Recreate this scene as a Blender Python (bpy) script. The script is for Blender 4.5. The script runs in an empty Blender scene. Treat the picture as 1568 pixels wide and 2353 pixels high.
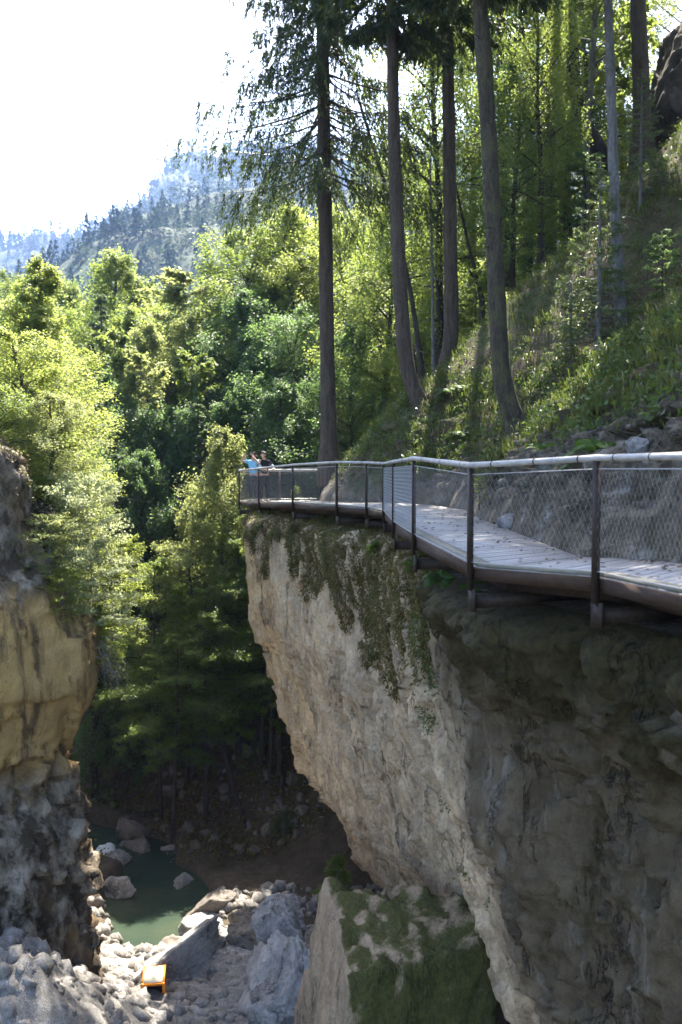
import bpy, bmesh, math, random
import numpy as np
from mathutils import Vector, Matrix

SC = bpy.context.scene
COL = SC.collection
R = math.radians
# ------------------------------------------------------------------ camera
F, CX, CY, HZ = 2289.0, 784.0, 1176.5, 1065.0      # picture measure the layout was surveyed in
PITCH = math.atan((CY - HZ) / F)
cam_d = bpy.data.cameras.new('camera')
cam = bpy.data.objects.new('camera', cam_d)
COL.objects.link(cam)
cam.location = (0, 0, 1.2)
cam.rotation_euler = (R(90) - PITCH, 0, 0)
cam_d.sensor_fit = 'VERTICAL'
cam_d.sensor_height = 36.0
cam_d.sensor_width = 24.0
cam_d.lens = 35.02
cam_d.clip_start = 0.1
cam_d.clip_end = 8000
cam_d.dof.use_dof = True
cam_d.dof.focus_distance = 17.0
cam_d.dof.aperture_fstop = 1.6
SC.camera = cam
# ------------------------------------------------------------------ light
SUN_AZ, SUN_EL = R(10), R(57)
W = bpy.data.worlds.new('World'); SC.world = W; W.use_nodes = True
wn = W.node_tree.nodes; wl = W.node_tree.links
sky = wn.new('ShaderNodeTexSky'); sky.sky_type = 'NISHITA'
sky.sun_disc = False; sky.sun_elevation = SUN_EL; sky.sun_rotation = SUN_AZ
sky.altitude = 600; sky.air_density = 0.8; sky.dust_density = 3.0; sky.ozone_density = 1.0
bg = wn['Background']; bg.inputs['Strength'].default_value = 0.15
wl.new(sky.outputs[0], bg.inputs['Color'])
sun_d = bpy.data.lights.new('sun', 'SUN'); sun_d.energy = 5.0; sun_d.angle = R(0.5)
sun_d.color = (1.0, 0.94, 0.84)
sun = bpy.data.objects.new('sun', sun_d); COL.objects.link(sun)
sdir = Vector((math.sin(SUN_AZ) * math.cos(SUN_EL), math.cos(SUN_AZ) * math.cos(SUN_EL), math.sin(SUN_EL)))
sun.rotation_euler = sdir.to_track_quat('Z', 'Y').to_euler()
sun.location = (0, 0, 60)
SC.view_settings.view_transform = 'Standard'
SC.view_settings.look = 'None'
SC.view_settings.exposure = 2.55
SC.view_settings.gamma = 1.0
SC.cycles.max_bounces = 8
SC.cycles.diffuse_bounces = 5
SC.cycles.transmission_bounces = 4
SC.cycles.volume_bounces = 1
SC.cycles.use_denoising = True
SC.cycles.sample_clamp_indirect = 6.0

# ------------------------------------------------------------------ helpers
def at(px, py, Y):
    """world point seen at that picture measure, at depth Y along the valley"""
    a, b = (px - CX) / F, (CY - py) / F
    d = Vector((a, math.cos(PITCH) + b * math.sin(PITCH), -math.sin(PITCH) + b * math.cos(PITCH)))
    return Vector((0, 0, 1.2)) + d * (Y / d.y)

def tag(o, label=None, cat=None, group=None, kind=None):
    if label: o['label'] = label
    if cat: o['category'] = cat
    if group: o['group'] = group
    if kind: o['kind'] = kind
    return o

def empty(name, loc=(0, 0, 0), rz=0.0):
    o = bpy.data.objects.new(name, None); COL.objects.link(o)
    o.location = loc; o.rotation_euler = (0, 0, rz); o.empty_display_size = 0.2
    return o

def copy_tree(o, parent=None):
    c = o.copy(); COL.objects.link(c)
    if parent is not None:
        c.parent = parent; c.matrix_parent_inverse = o.matrix_parent_inverse.copy()
    for ch in list(o.children): copy_tree(ch, c)
    return c

class MB:
    """collects vertices, quads and triangles with numpy and links them as one mesh object"""
    def __init__(s): s.V = []; s.Q = []; s.T = []; s.n = 0
    def add(s, V, Q=None, T=None):
        V = np.asarray(V, dtype=np.float64).reshape(-1, 3)
        if Q is not None and len(Q): s.Q.append(np.asarray(Q, dtype=np.int64).reshape(-1, 4) + s.n)
        if T is not None and len(T): s.T.append(np.asarray(T, dtype=np.int64).reshape(-1, 3) + s.n)
        s.V.append(V); s.n += len(V)
        return s
    def box(s, c, sx, sy, sz, ax=None, ay=None, az=None):
        c = np.asarray(c, float)
        ax = np.array([1, 0, 0.]) if ax is None else np.asarray(ax, float)
        ay = np.array([0, 1, 0.]) if ay is None else np.asarray(ay, float)
        az = np.array([0, 0, 1.]) if az is None else np.asarray(az, float)
        P = [c + ax * i * sx / 2 + ay * j * sy / 2 + az * k * sz / 2 for k in (-1, 1) for j in (-1, 1) for i in (-1, 1)]
        return s.add(P, [[0, 2, 3, 1], [4, 5, 7, 6], [0, 1, 5, 4], [2, 6, 7, 3], [0, 4, 6, 2], [1, 3, 7, 5]])
    def beam(s, p0, p1, w, h):
        p0 = np.asarray(p0, float); p1 = np.asarray(p1, float); d = p1 - p0; L = np.linalg.norm(d); d = d / L
        side = np.cross(d, [0, 0, 1.0]); side /= max(np.linalg.norm(side), 1e-6); up = np.cross(side, d)
        return s.box((p0 + p1) / 2, L, w, h, d, side, up)
    def tube(s, P, r, sides=8, cap=True, rough=0.0, rng=None):
        P = np.asarray(P, float); n = len(P); r = np.broadcast_to(np.asarray(r, float), (n,))
        t = np.gradient(P, axis=0); t /= np.maximum(np.linalg.norm(t, axis=1, keepdims=True), 1e-9)
        ref = np.array([0.9, 0.3, 0.1]) if abs(t[0][2]) > 0.8 else np.array([0.05, 0.02, 1.0])
        a = np.cross(t, ref); a /= np.linalg.norm(a, axis=1, keepdims=True); b = np.cross(t, a)
        ang = np.linspace(0, 2 * np.pi, sides, endpoint=False)
        rr = r[:, None] * np.ones((n, sides))
        if rough and rng is not None: rr = rr * (1 + rough * rng.normal(size=(n, sides)))
        V = P[:, None, :] + rr[..., None] * (np.cos(ang)[None, :, None] * a[:, None, :] + np.sin(ang)[None, :, None] * b[:, None, :])
        i = np.arange(n - 1)[:, None] * sides; j = np.arange(sides)[None, :]; j2 = (j + 1) % sides
        Q = np.stack([i + j, i + j2, i + sides + j2, i + sides + j], -1).reshape(-1, 4)
        s.add(V.reshape(-1, 3), Q)
        if cap:
            s.add(np.vstack([V[0], P[:1]]), None, [[(k + 1) % sides, k, sides] for k in range(sides)])
            s.add(np.vstack([V[-1], P[-1:]]), None, [[k, (k + 1) % sides, sides] for k in range(sides)])
        return s
    def mesh(s, name, m, smooth=False):
        V = np.concatenate(s.V); me = bpy.data.meshes.new(name)
        Q = np.concatenate(s.Q) if s.Q else np.zeros((0, 4), int)
        T = np.concatenate(s.T) if s.T else np.zeros((0, 3), int)
        me.vertices.add(len(V)); me.vertices.foreach_set('co', V.astype(np.float32).ravel())
        loops = np.concatenate([Q.ravel(), T.ravel()]).astype(np.int32)
        me.loops.add(len(loops)); me.loops.foreach_set('vertex_index', loops)
        st = np.concatenate([np.arange(len(Q)) * 4, len(Q) * 4 + np.arange(len(T)) * 3]).astype(np.int32)
        me.polygons.add(len(st)); me.polygons.foreach_set('loop_start', st)
        if smooth: me.polygons.foreach_set('use_smooth', np.ones(len(st), dtype=bool))
        me.update(calc_edges=True); me.validate()
        if m: me.materials.append(m)
        return me
    def build(s, name, m, parent=None, smooth=False):
        o = bpy.data.objects.new(name, s.mesh(name, m, smooth)); COL.objects.link(o)
        if parent is not None: o.parent = parent
        return o

def grid_quads(nu, nv):
    i = np.arange(nu - 1)[:, None] * nv; j = np.arange(nv - 1)[None, :]
    return np.stack([i + j, i + nv + j, i + nv + j + 1, i + j + 1], -1).reshape(-1, 4)

# value noise ---------------------------------------------------------------
def _h(ix, iy, iz, seed):
    h = (ix * 374761393 + iy * 668265263 + iz * 2147483647 + seed * 1274126177) & 0xFFFFFFFF
    h = ((h ^ (h >> 13)) * 1274126177) & 0xFFFFFFFF
    h = ((h ^ (h >> 16)) * 2246822519) & 0xFFFFFFFF
    return ((h ^ (h >> 15)) & 0xFFFFFF) / 8388607.5 - 1.0
def vnoise(P, seed=0):
    P = np.asarray(P, float); I = np.floor(P).astype(np.int64); f = P - I; u = f * f * f * (f * (f * 6 - 15) + 10)
    r = 0
    for dx in (0, 1):
        wx = u[..., 0] if dx else 1 - u[..., 0]
        for dy in (0, 1):
            wy = u[..., 1] if dy else 1 - u[..., 1]
            for dz in (0, 1):
                wz = u[..., 2] if dz else 1 - u[..., 2]
                r = r + wx * wy * wz * _h(I[..., 0] + dx, I[..., 1] + dy, I[..., 2] + dz, seed)
    return r
def fbm(P, sc=1.0, oct=4, seed=0, ridged=False, gain=0.5):
    P = np.asarray(P, float) * np.asarray(sc, float); a, t, r = 1.0, 0.0, 0
    for k in range(oct):
        n = vnoise(P * (2.03 ** k) + 17.3 * k, seed + k)
        if ridged: n = 1 - 2 * np.abs(n)
        r = r + a * n; t += a; a *= gain
    return r / t
def facets(P, sc, seed=0, tilt=.6, warp=.25):
    'broken rock: every cell of a jittered lattice is a plane of its own height and tilt'
    Q = np.asarray(P, float) * np.asarray(sc, float); shp = Q.shape[:-1]; Q = Q.reshape(-1, 3)
    if warp: Q = Q + warp * np.stack([vnoise(Q * 1.7 + k * 31, seed + k) for k in range(3)], -1)
    I = np.floor(Q).astype(np.int64); best = np.full(len(Q), 9e9); out = np.zeros(len(Q))
    for dx in (-1, 0, 1):
        for dy in (-1, 0, 1):
            for dz in (-1, 0, 1):
                a, b, c = I[:, 0] + dx, I[:, 1] + dy, I[:, 2] + dz
                f = np.stack([a + .5 + .42 * _h(a, b, c, seed + 1), b + .5 + .42 * _h(a, b, c, seed + 2), c + .5 + .42 * _h(a, b, c, seed + 3)], -1)
                r = Q - f; d = (r ** 2).sum(1); k = d < best
                v = _h(a, b, c, seed + 4) + tilt * (r[:, 0] * _h(a, b, c, seed + 5) + r[:, 1] * _h(a, b, c, seed + 6) + r[:, 2] * _h(a, b, c, seed + 7))
                out = np.where(k, v, out); best = np.where(k, d, best)
    return out.reshape(shp)
def sstep(a, b, x): t = np.clip((x - a) / (b - a), 0, 1); return t * t * (3 - 2 * t)

# materials -----------------------------------------------------------------
class NT:
    def __init__(s, name):
        s.m = bpy.data.materials.new(name); s.m.use_nodes = True
        s.t = s.m.node_tree; s.n = s.t.nodes; s.l = s.t.links
        s.p = s.n['Principled BSDF']; s.out = s.n['Material Output']
        s.tc = s.n.new('ShaderNodeTexCoord')
        s.p.inputs['Specular IOR Level'].default_value = 0.25
    def set(s, inp, v):
        if hasattr(v, 'is_output'): s.l.new(v, inp)
        elif isinstance(v, (tuple, list)) and len(v) == 3 and inp.type == 'RGBA': inp.default_value = (*v, 1)
        else: inp.default_value = v
    def vec(s, scale=(1, 1, 1), rot=(0, 0, 0), src='Object'):
        mp = s.n.new('ShaderNodeMapping'); s.l.new(s.tc.outputs[src], mp.inputs[0])
        mp.inputs['Scale'].default_value = scale; mp.inputs['Rotation'].default_value = rot
        return mp.outputs[0]
    def noise(s, scale, detail=5, rough=0.55, stretch=(1, 1, 1), dist=0.0, rot=(0, 0, 0)):
        nd = s.n.new('ShaderNodeTexNoise'); s.l.new(s.vec(stretch, rot), nd.inputs['Vector'])
        nd.inputs['Scale'].default_value = scale; nd.inputs['Detail'].default_value = detail
        nd.inputs['Roughness'].default_value = rough; nd.inputs['Distortion'].default_value = dist
        return nd.outputs['Fac']
    def voro(s, scale, stretch=(1, 1, 1), feature='DISTANCE_TO_EDGE', out='Distance', warp=0.0):
        nd = s.n.new('ShaderNodeTexVoronoi'); nd.feature = feature
        v = s.vec(stretch)
        if warp:
            nz = s.n.new('ShaderNodeTexNoise'); s.l.new(v, nz.inputs['Vector']); nz.inputs['Scale'].default_value = scale * 1.3
            nz.inputs['Detail'].default_value = 5; nz.inputs['Roughness'].default_value = .7
            mx = s.n.new('ShaderNodeVectorMath'); mx.operation = 'MULTIPLY_ADD'
            s.l.new(nz.outputs['Color'], mx.inputs[0]); mx.inputs[1].default_value = (warp / scale,) * 3; s.l.new(v, mx.inputs[2]); v = mx.outputs[0]
        s.l.new(v, nd.inputs['Vector']); nd.inputs['Scale'].default_value = scale
        return nd.outputs[out]
    def cracks(s, scale, stretch=(1, 1, 1)):
        'broken dark seams: warped cell edges, kept only in places'
        v = s.voro(scale, stretch, warp=2.2)
        k = s.noise(scale * .9, 3, .6, stretch)
        return s.math('ADD', v, s.ramp(k, [(.42, .25), (.58, 0.0)]))
    def ramp(s, fac, stops):
        nd = s.n.new('ShaderNodeValToRGB'); s.set(nd.inputs[0], fac); e = nd.color_ramp.elements
        while len(e) < len(stops): e.new(0.5)
        for k, (p, c) in enumerate(stops):
            e[k].position = p; e[k].color = (c, c, c, 1) if isinstance(c, (int, float)) else (*c, 1)
        return nd.outputs[0]
    def mix(s, fac, a, b, mode='MIX'):
        nd = s.n.new('ShaderNodeMix'); nd.data_type = 'RGBA'; nd.blend_type = mode
        s.set(nd.inputs[0], fac); s.set(nd.inputs[6], a); s.set(nd.inputs[7], b)
        return nd.outputs[2]
    def math(s, op, a, b=0.0, clamp=False):
        nd = s.n.new('ShaderNodeMath'); nd.operation = op; nd.use_clamp = clamp
        s.set(nd.inputs[0], a); s.set(nd.inputs[1], b)
        return nd.outputs[0]
    def xyz(s, k):
        nd = s.n.new('ShaderNodeSeparateXYZ'); s.l.new(s.tc.outputs['Object'], nd.inputs[0]); return nd.outputs[k]
    def nrm(s, k):
        g = s.n.new('ShaderNodeNewGeometry'); nd = s.n.new('ShaderNodeSeparateXYZ')
        s.l.new(g.outputs['Normal'], nd.inputs[0]); return nd.outputs[k]
    def island(s): return s.n.new('ShaderNodeNewGeometry').outputs['Random Per Island']
    def objrand(s): return s.n.new('ShaderNodeObjectInfo').outputs['Random']
    def bump(s, h, strength=0.5, dist=0.05):
        nd = s.n.new('ShaderNodeBump'); s.set(nd.inputs['Height'], h)
        nd.inputs['Strength'].default_value = strength; nd.inputs['Distance'].default_value = dist
        s.l.new(nd.outputs[0], s.p.inputs['Normal']); return s
    def done(s, col, rough=0.85):
        s.set(s.p.inputs['Base Color'], col); s.set(s.p.inputs['Roughness'], rough); return s.m

def m_plain(name, col, rough=0.6, metal=0.0, var=0.25, sc=20):
    t = NT(name); n = t.noise(sc, 4)
    c = t.mix(t.ramp(n, [(0.3, 0.0), (0.7, 1.0)]), tuple(x * (1 - var) for x in col), tuple(min(1, x * (1 + var)) for x in col))
    t.p.inputs['Metallic'].default_value = metal
    return t.done(c, rough)

def m_rock(name, a, b, dark, streak=0.5, moss=None, moss_amt=0.0, extra=None, bump=0.7, scale=1.0, wet=None, isl=0.0):
    t = NT(name)
    big = t.noise(0.55 * scale, 5, 0.6, (1, 1, 0.45), 0.4)
    mid = t.noise(2.6 * scale, 6, 0.65, (1, 1, 0.55), 0.3)
    fine = t.noise(14 * scale, 6, 0.7, (1, 1, 0.7))
    cells = t.voro(9 * scale, (1, 1, 0.8), 'F1')
    crack = t.cracks(1.0 * scale, (1.5, 1.5, 0.4))
    c = t.mix(t.ramp(big, [(0.35, 0.0), (0.65, 1.0)]), a, b)
    c = t.mix(t.ramp(t.noise(0.9 * scale, 6, 0.7, (1, 1, 0.3), 0.8), [(0.50, 0.0), (0.66, 0.7)]), c, tuple(0.62 * x for x in b))
    c = t.mix(t.ramp(mid, [(0.42, 0.0), (0.62, 0.75)]), c, tuple(0.5 * (x + y) for x, y in zip(b, dark)))
    st = t.noise(1.7 * scale, 5, 0.7, (1, 1, 0.12), 0.6)
    c = t.mix(t.ramp(st, [(0.52, 0.0), (0.72, streak)]), c, dark)
    c = t.mix(t.ramp(fine, [(0.36, 0.40), (0.50, 0.0)]), c, tuple(x * 0.45 for x in dark))
    c = t.mix(t.ramp(cells, [(0.1, 0.14), (0.45, 0.0)]), c, tuple(min(1, x * 1.35) for x in a))
    c = t.mix(t.ramp(crack, [(0.0, 0.75), (0.03, 0.0)]), c, tuple(x * 0.3 for x in dark))
    if wet is not None:   # damp mossy rock, with the shade of the recess painted into its colour
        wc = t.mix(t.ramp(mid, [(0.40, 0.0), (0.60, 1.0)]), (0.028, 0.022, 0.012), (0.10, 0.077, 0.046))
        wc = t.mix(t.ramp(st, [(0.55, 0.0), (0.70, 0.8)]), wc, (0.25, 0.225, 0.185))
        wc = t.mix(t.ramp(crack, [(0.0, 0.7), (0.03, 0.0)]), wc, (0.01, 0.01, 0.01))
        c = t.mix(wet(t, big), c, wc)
    if moss is not None:
        mm = t.math('ADD', t.noise(1.3 * scale, 6, 0.7, (1, 1, 0.5)), moss_amt)
        if extra: mm = t.math('ADD', mm, extra(t))
        c = t.mix(t.ramp(mm, [(0.56, 0.0), (0.68, 0.9)]), c, t.mix(t.ramp(fine, [(0.4, 0.0), (0.6, 1.0)]), moss, tuple(x * 0.4 for x in moss)))
    if isl: c = t.mix(t.math('MULTIPLY', t.island(), isl), c, t.mix(t.island(), (0.06, 0.055, 0.048), (0.20, 0.17, 0.13)))
    hgt = t.math('ADD', t.math('MULTIPLY', mid, 1.0), t.math('MULTIPLY', fine, 0.45))
    hgt = t.math('ADD', hgt, t.math('MULTIPLY', t.ramp(crack, [(0.0, 0.0), (0.06, 1.0)]), 0.35))
    t.bump(hgt, bump, 0.12)
    return t.done(c, 0.92)

def m_leaf(name, dark, light, trans, tamt=0.45, rnd=0.5, spec=0.3):
    t = NT(name)
    r = t.math('ADD', t.math('MULTIPLY', t.island(), rnd), t.math('MULTIPLY', t.objrand(), 1 - rnd))
    c = t.mix(r, dark, light)
    t.done(c, 0.5); t.p.inputs['Specular IOR Level'].default_value = spec
    tr = t.n.new('ShaderNodeBsdfTranslucent'); t.set(tr.inputs['Color'], t.mix(r, tuple(x * 0.75 for x in trans), trans))
    mx = t.n.new('ShaderNodeMixShader'); mx.inputs[0].default_value = tamt
    t.l.new(t.p.outputs[0], mx.inputs[1]); t.l.new(tr.outputs[0], mx.inputs[2]); t.l.new(mx.outputs[0], t.out.inputs[0])
    return t.m

def m_bark(name, a, b, sc=1.0, lichen=None):
    t = NT(name)
    n = t.noise(9 * sc, 6, 0.65, (1, 1, 0.16), 0.5); v = t.voro(26 * sc, (1, 1, 0.2), warp=1.2)
    c = t.mix(t.ramp(n, [(0.35, 0.0), (0.65, 1.0)]), a, b)
    c = t.mix(t.ramp(v, [(0.0, 0.45), (0.14, 0.0)]), c, tuple(x * 0.4 for x in a))
    if lichen: c = t.mix(t.ramp(t.noise(2.2, 5, 0.6), [(0.5, 0.0), (0.66, 0.7)]), c, lichen)
    t.bump(t.math('ADD', n, t.ramp(v, [(0, 0.0), (0.15, 0.6)])), 0.8, 0.04)
    return t.done(c, 0.9)

M = {}
def damp_shade_zone(t):   # mossy damp rock under the near walkway, its shade painted in too
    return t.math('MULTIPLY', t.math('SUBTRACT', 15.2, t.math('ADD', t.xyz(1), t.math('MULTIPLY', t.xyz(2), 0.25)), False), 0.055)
def damp_shade_mask(t, big):  # fades in the dark tone that holds both damp and recess shade
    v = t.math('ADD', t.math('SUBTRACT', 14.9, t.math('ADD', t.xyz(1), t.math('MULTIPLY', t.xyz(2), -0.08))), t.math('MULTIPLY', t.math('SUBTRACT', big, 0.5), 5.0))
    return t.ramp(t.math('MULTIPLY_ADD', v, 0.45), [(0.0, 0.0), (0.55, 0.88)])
def topmoss(t):
    return t.math('MAXIMUM', t.math('MINIMUM', t.math('MULTIPLY', t.math('ADD', t.xyz(2), 2.0), 0.16), 0.22), -0.2)
def cliff_extra(t):
    a = t.math('MAXIMUM', t.math('MINIMUM', damp_shade_zone(t), 0.12), -0.12)
    return t.math('ADD', a, t.math('MAXIMUM', topmoss(t), -0.08))
M['cliff'] = m_rock('cliff_rock', (0.70, 0.52, 0.315), (0.58, 0.44, 0.285), (0.17, 0.13, 0.09), 0.85, (0.062, 0.05, 0.017), -0.02, cliff_extra, 1.0, wet=damp_shade_mask)
M['tan'] = m_rock('tan_rock', (0.42, 0.29, 0.135), (0.36, 0.26, 0.14), (0.12, 0.085, 0.045), 0.7, None, 0, None, 0.45, 0.9)
M['grey'] = m_rock('grey_rock', (0.40, 0.385, 0.36), (0.30, 0.285, 0.265), (0.10, 0.092, 0.085), 0.4, None, 0, None, 0.9)
M['rubble'] = m_rock('rubble_rock', (0.42, 0.40, 0.37), (0.30, 0.28, 0.255), (0.10, 0.088, 0.075), 0.4, None, 0, None, 0.9, isl=0.5)
M['greymoss'] = m_rock('mossy_grey_rock', (0.30, 0.275, 0.235), (0.22, 0.205, 0.18), (0.07, 0.062, 0.05), 0.5, (0.045, 0.055, 0.014), 0.03, None, 1.0)
M['mossyrock'] = m_rock('boulder_moss', (0.42, 0.31, 0.19), (0.33, 0.25, 0.165), (0.11, 0.08, 0.05), 0.4, (0.075, 0.085, 0.014), 0.05,
                        lambda t: t.math('MULTIPLY', t.math('ADD', t.nrm(0), 0.40), 0.34), 0.9)
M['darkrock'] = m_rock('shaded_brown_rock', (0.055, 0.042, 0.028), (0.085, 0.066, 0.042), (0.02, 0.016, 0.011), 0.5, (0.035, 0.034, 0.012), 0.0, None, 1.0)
M['brownrock'] = m_rock('dark_brown_rock', (0.20, 0.165, 0.125), (0.26, 0.235, 0.205), (0.06, 0.05, 0.038), 0.5, (0.045, 0.042, 0.016), -0.06, None, 1.0)

def m_ground(name, soil, litter, green, gamt, sc=1.0):
    t = NT(name)
    a = t.noise(3.0 * sc, 6, 0.7); b = t.noise(0.7 * sc, 5, 0.65); f = t.noise(22 * sc, 5, 0.7)
    c = t.mix(t.ramp(a, [(0.38, 0.0), (0.62, 1.0)]), soil, litter)
    c = t.mix(t.ramp(t.math('ADD', b, gamt), [(0.48, 0.0), (0.62, 0.9)]), c, green)
    c = t.mix(t.ramp(f, [(0.38, 0.7), (0.55, 0.0)]), c, tuple(x * 0.35 for x in soil))
    t.bump(t.math('ADD', a, t.math('MULTIPLY', f, 0.6)), 0.9, 0.1)
    return t.done(c, 0.95)
M['soil'] = m_ground('forest_soil', (0.075, 0.055, 0.036), (0.13, 0.10, 0.065), (0.040, 0.050, 0.016), -0.05)
M['rubble_ground'] = m_ground('river_rubble', (0.22, 0.205, 0.185), (0.36, 0.345, 0.32), (0.16, 0.145, 0.12), -0.05, 1.5)
M['far'] = m_ground('far_forest_floor', (0.03, 0.045, 0.018), (0.05, 0.06, 0.03), (0.035, 0.06, 0.016), 0.0, 0.02)

def m_hillside():
    t = NT('hillside_ground')
    a = t.noise(2.6, 6, 0.7); b = t.noise(0.6, 5, 0.65); f = t.noise(16, 6, 0.7); crack = t.cracks(1.2, (1, 1, 0.8)); peb = t.voro(7, (1, 1, 1), 'F1')
    soil = t.mix(t.ramp(a, [(0.36, 0.0), (0.64, 1.0)]), (0.06, 0.044, 0.024), (0.11, 0.078, 0.038))
    soil = t.mix(t.ramp(b, [(0.44, 0.0), (0.56, 0.85)]), soil, (0.055, 0.068, 0.015))
    rock = t.mix(t.ramp(a, [(0.40, 0.0), (0.62, 1.0)]), (0.075, 0.058, 0.036), (0.165, 0.137, 0.098))
    rock = t.mix(t.ramp(t.noise(1.7, 5, .7), [(0.56, 0.0), (0.68, 0.8)]), rock, (0.30, 0.285, 0.25))
    rock = t.mix(t.ramp(crack, [(0.0, 0.7), (0.05, 0.0)]), rock, (0.04, 0.035, 0.028))
    rock = t.mix(t.ramp(t.math('ADD', t.noise(1.2, 6, 0.7), 0.0), [(0.52, 0.0), (0.66, 0.8)]), rock, (0.05, 0.048, 0.018))
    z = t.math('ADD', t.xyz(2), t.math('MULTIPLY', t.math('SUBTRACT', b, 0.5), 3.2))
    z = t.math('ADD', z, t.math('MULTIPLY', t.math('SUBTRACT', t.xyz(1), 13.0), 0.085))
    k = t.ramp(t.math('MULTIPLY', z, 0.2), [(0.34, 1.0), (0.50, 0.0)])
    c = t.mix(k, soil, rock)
    c = t.mix(t.ramp(f, [(0.38, 0.65), (0.54, 0.0)]), c, (0.02, 0.016, 0.01))
    h = t.math('ADD', t.math('ADD', a, t.math('MULTIPLY', f, 0.5)), t.math('MULTIPLY', t.ramp(crack, [(0, 0.0), (0.08, 1.0)]), 0.4))
    t.bump(h, 0.9, 0.12)
    return t.done(c, 0.93)
M['hillside'] = m_hillside()

def m_wood(name, a, b, stretch, var=0.5, sc=6):
    t = NT(name); g = t.noise(sc, 6, 0.6, stretch, 0.3)
    c = t.mix(t.ramp(g, [(0.35, 0.0), (0.65, 1.0)]), a, b)
    c = t.mix(t.math('MULTIPLY', t.island(), var), c, tuple(x * 0.55 for x in a))
    c = t.mix(t.ramp(t.noise(1.4, 5, 0.7), [(0.52, 0.0), (0.7, 0.45)]), c, tuple(x * 0.45 for x in a))
    t.bump(g, 0.4, 0.01)
    return t.done(c, 0.75)
M['deck'] = m_wood('weathered_deck_wood', (0.30, 0.285, 0.265), (0.39, 0.37, 0.345), (1.5, 8, 1.5))
M['kerb'] = m_wood('greenish_edge_wood', (0.19, 0.18, 0.13), (0.27, 0.25, 0.20), (3, 1, 3))
M['fascia'] = m_wood('brown_fascia_wood', (0.04, 0.022, 0.012), (0.08, 0.046, 0.025), (1, 1, 6), 0.7)
M['rail'] = m_wood('silver_handrail_wood', (0.30, 0.28, 0.255), (0.44, 0.42, 0.39), (3, 1, 6), 0.1)
M['steel'] = m_plain('rusty_dark_steel', (0.035, 0.024, 0.018), 0.6, 0.3, 0.4)
M['wire'] = m_plain('galvanised_wire', (0.40, 0.395, 0.38), 0.4, 0.6, 0.1)
M['leaf_beech'] = m_leaf('beech_leaves', (0.055, 0.095, 0.02), (0.105, 0.145, 0.034), (0.32, 0.40, 0.075), 0.55)
M['leaf_pale'] = m_leaf('pale_leaves', (0.075, 0.11, 0.028), (0.13, 0.16, 0.05), (0.44, 0.48, 0.15), 0.55)
M['leaf_yellow'] = m_leaf('yellow_green_leaves', (0.085, 0.12, 0.012), (0.12, 0.145, 0.022), (0.42, 0.49, 0.10), 0.58)
M['leaf_silver'] = m_leaf('silvery_leaves', (0.13, 0.17, 0.075), (0.24, 0.28, 0.15), (0.48, 0.52, 0.24), 0.5)
M['leaf_dark'] = m_leaf('dark_leaves', (0.048, 0.092, 0.034), (0.088, 0.14, 0.052), (0.22, 0.34, 0.09), 0.52)
M['needle'] = m_leaf('spruce_needles', (0.03, 0.048, 0.020), (0.06, 0.08, 0.03), (0.10, 0.14, 0.03), 0.35)
M['needle_pale'] = m_leaf('young_fir_needles', (0.07, 0.105, 0.035), (0.12, 0.15, 0.06), (0.16, 0.21, 0.05), 0.3)
M['grass'] = m_leaf('grass_blades', (0.05, 0.07, 0.016), (0.12, 0.125, 0.04), (0.13, 0.16, 0.03), 0.4, 0.8)
M['moss'] = m_leaf('hanging_moss', (0.075, 0.078, 0.016), (0.20, 0.135, 0.05), (0.16, 0.15, 0.03), 0.3, 0.9)
M['fern'] = m_leaf('fern_fronds', (0.04, 0.09, 0.014), (0.065, 0.12, 0.02), (0.11, 0.20, 0.025), 0.4, 0.7)
M['litter'] = m_leaf('undergrowth_leaves', (0.04, 0.072, 0.016), (0.085, 0.12, 0.03), (0.13, 0.19, 0.03), 0.4, 0.8)
M['bark'] = m_bark('spruce_bark', (0.06, 0.044, 0.031), (0.125, 0.096, 0.07))
M['bark_moss'] = m_bark('mossy_bark', (0.05, 0.04, 0.027), (0.105, 0.086, 0.055), 1.0, (0.10, 0.095, 0.038))
M['bark_grey'] = m_bark('grey_bark', (0.16, 0.15, 0.14), (0.27, 0.26, 0.245), 1.0, (0.10, 0.09, 0.08))
M['bark_dark'] = m_bark('dark_bark', (0.04, 0.033, 0.026), (0.085, 0.07, 0.055))
M['far_conifer'] = m_leaf('far_conifers', (0.016, 0.030, 0.016), (0.028, 0.046, 0.024), (0.03, 0.05, 0.02), 0.05, spec=0.0)
M['far_broadleaf'] = m_leaf('far_broadleaves', (0.030, 0.052, 0.018), (0.052, 0.078, 0.026), (0.10, 0.14, 0.035), 0.12, spec=0.0)
M['needle_mid'] = m_leaf('lighter_needles', (0.05, 0.085, 0.036), (0.095, 0.135, 0.055), (0.18, 0.25, 0.08), 0.45)  # lighter tone of the spruce needles, for the back slope
M['dead'] = m_bark('dead_twig', (0.22, 0.19, 0.16), (0.34, 0.31, 0.28))
# ================================================================== terrain
rng = np.random.default_rng(7)
def interp(tbl, x):
    t = np.asarray(tbl, float); return np.interp(x, t[:, 0], t[:, 1])

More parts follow.
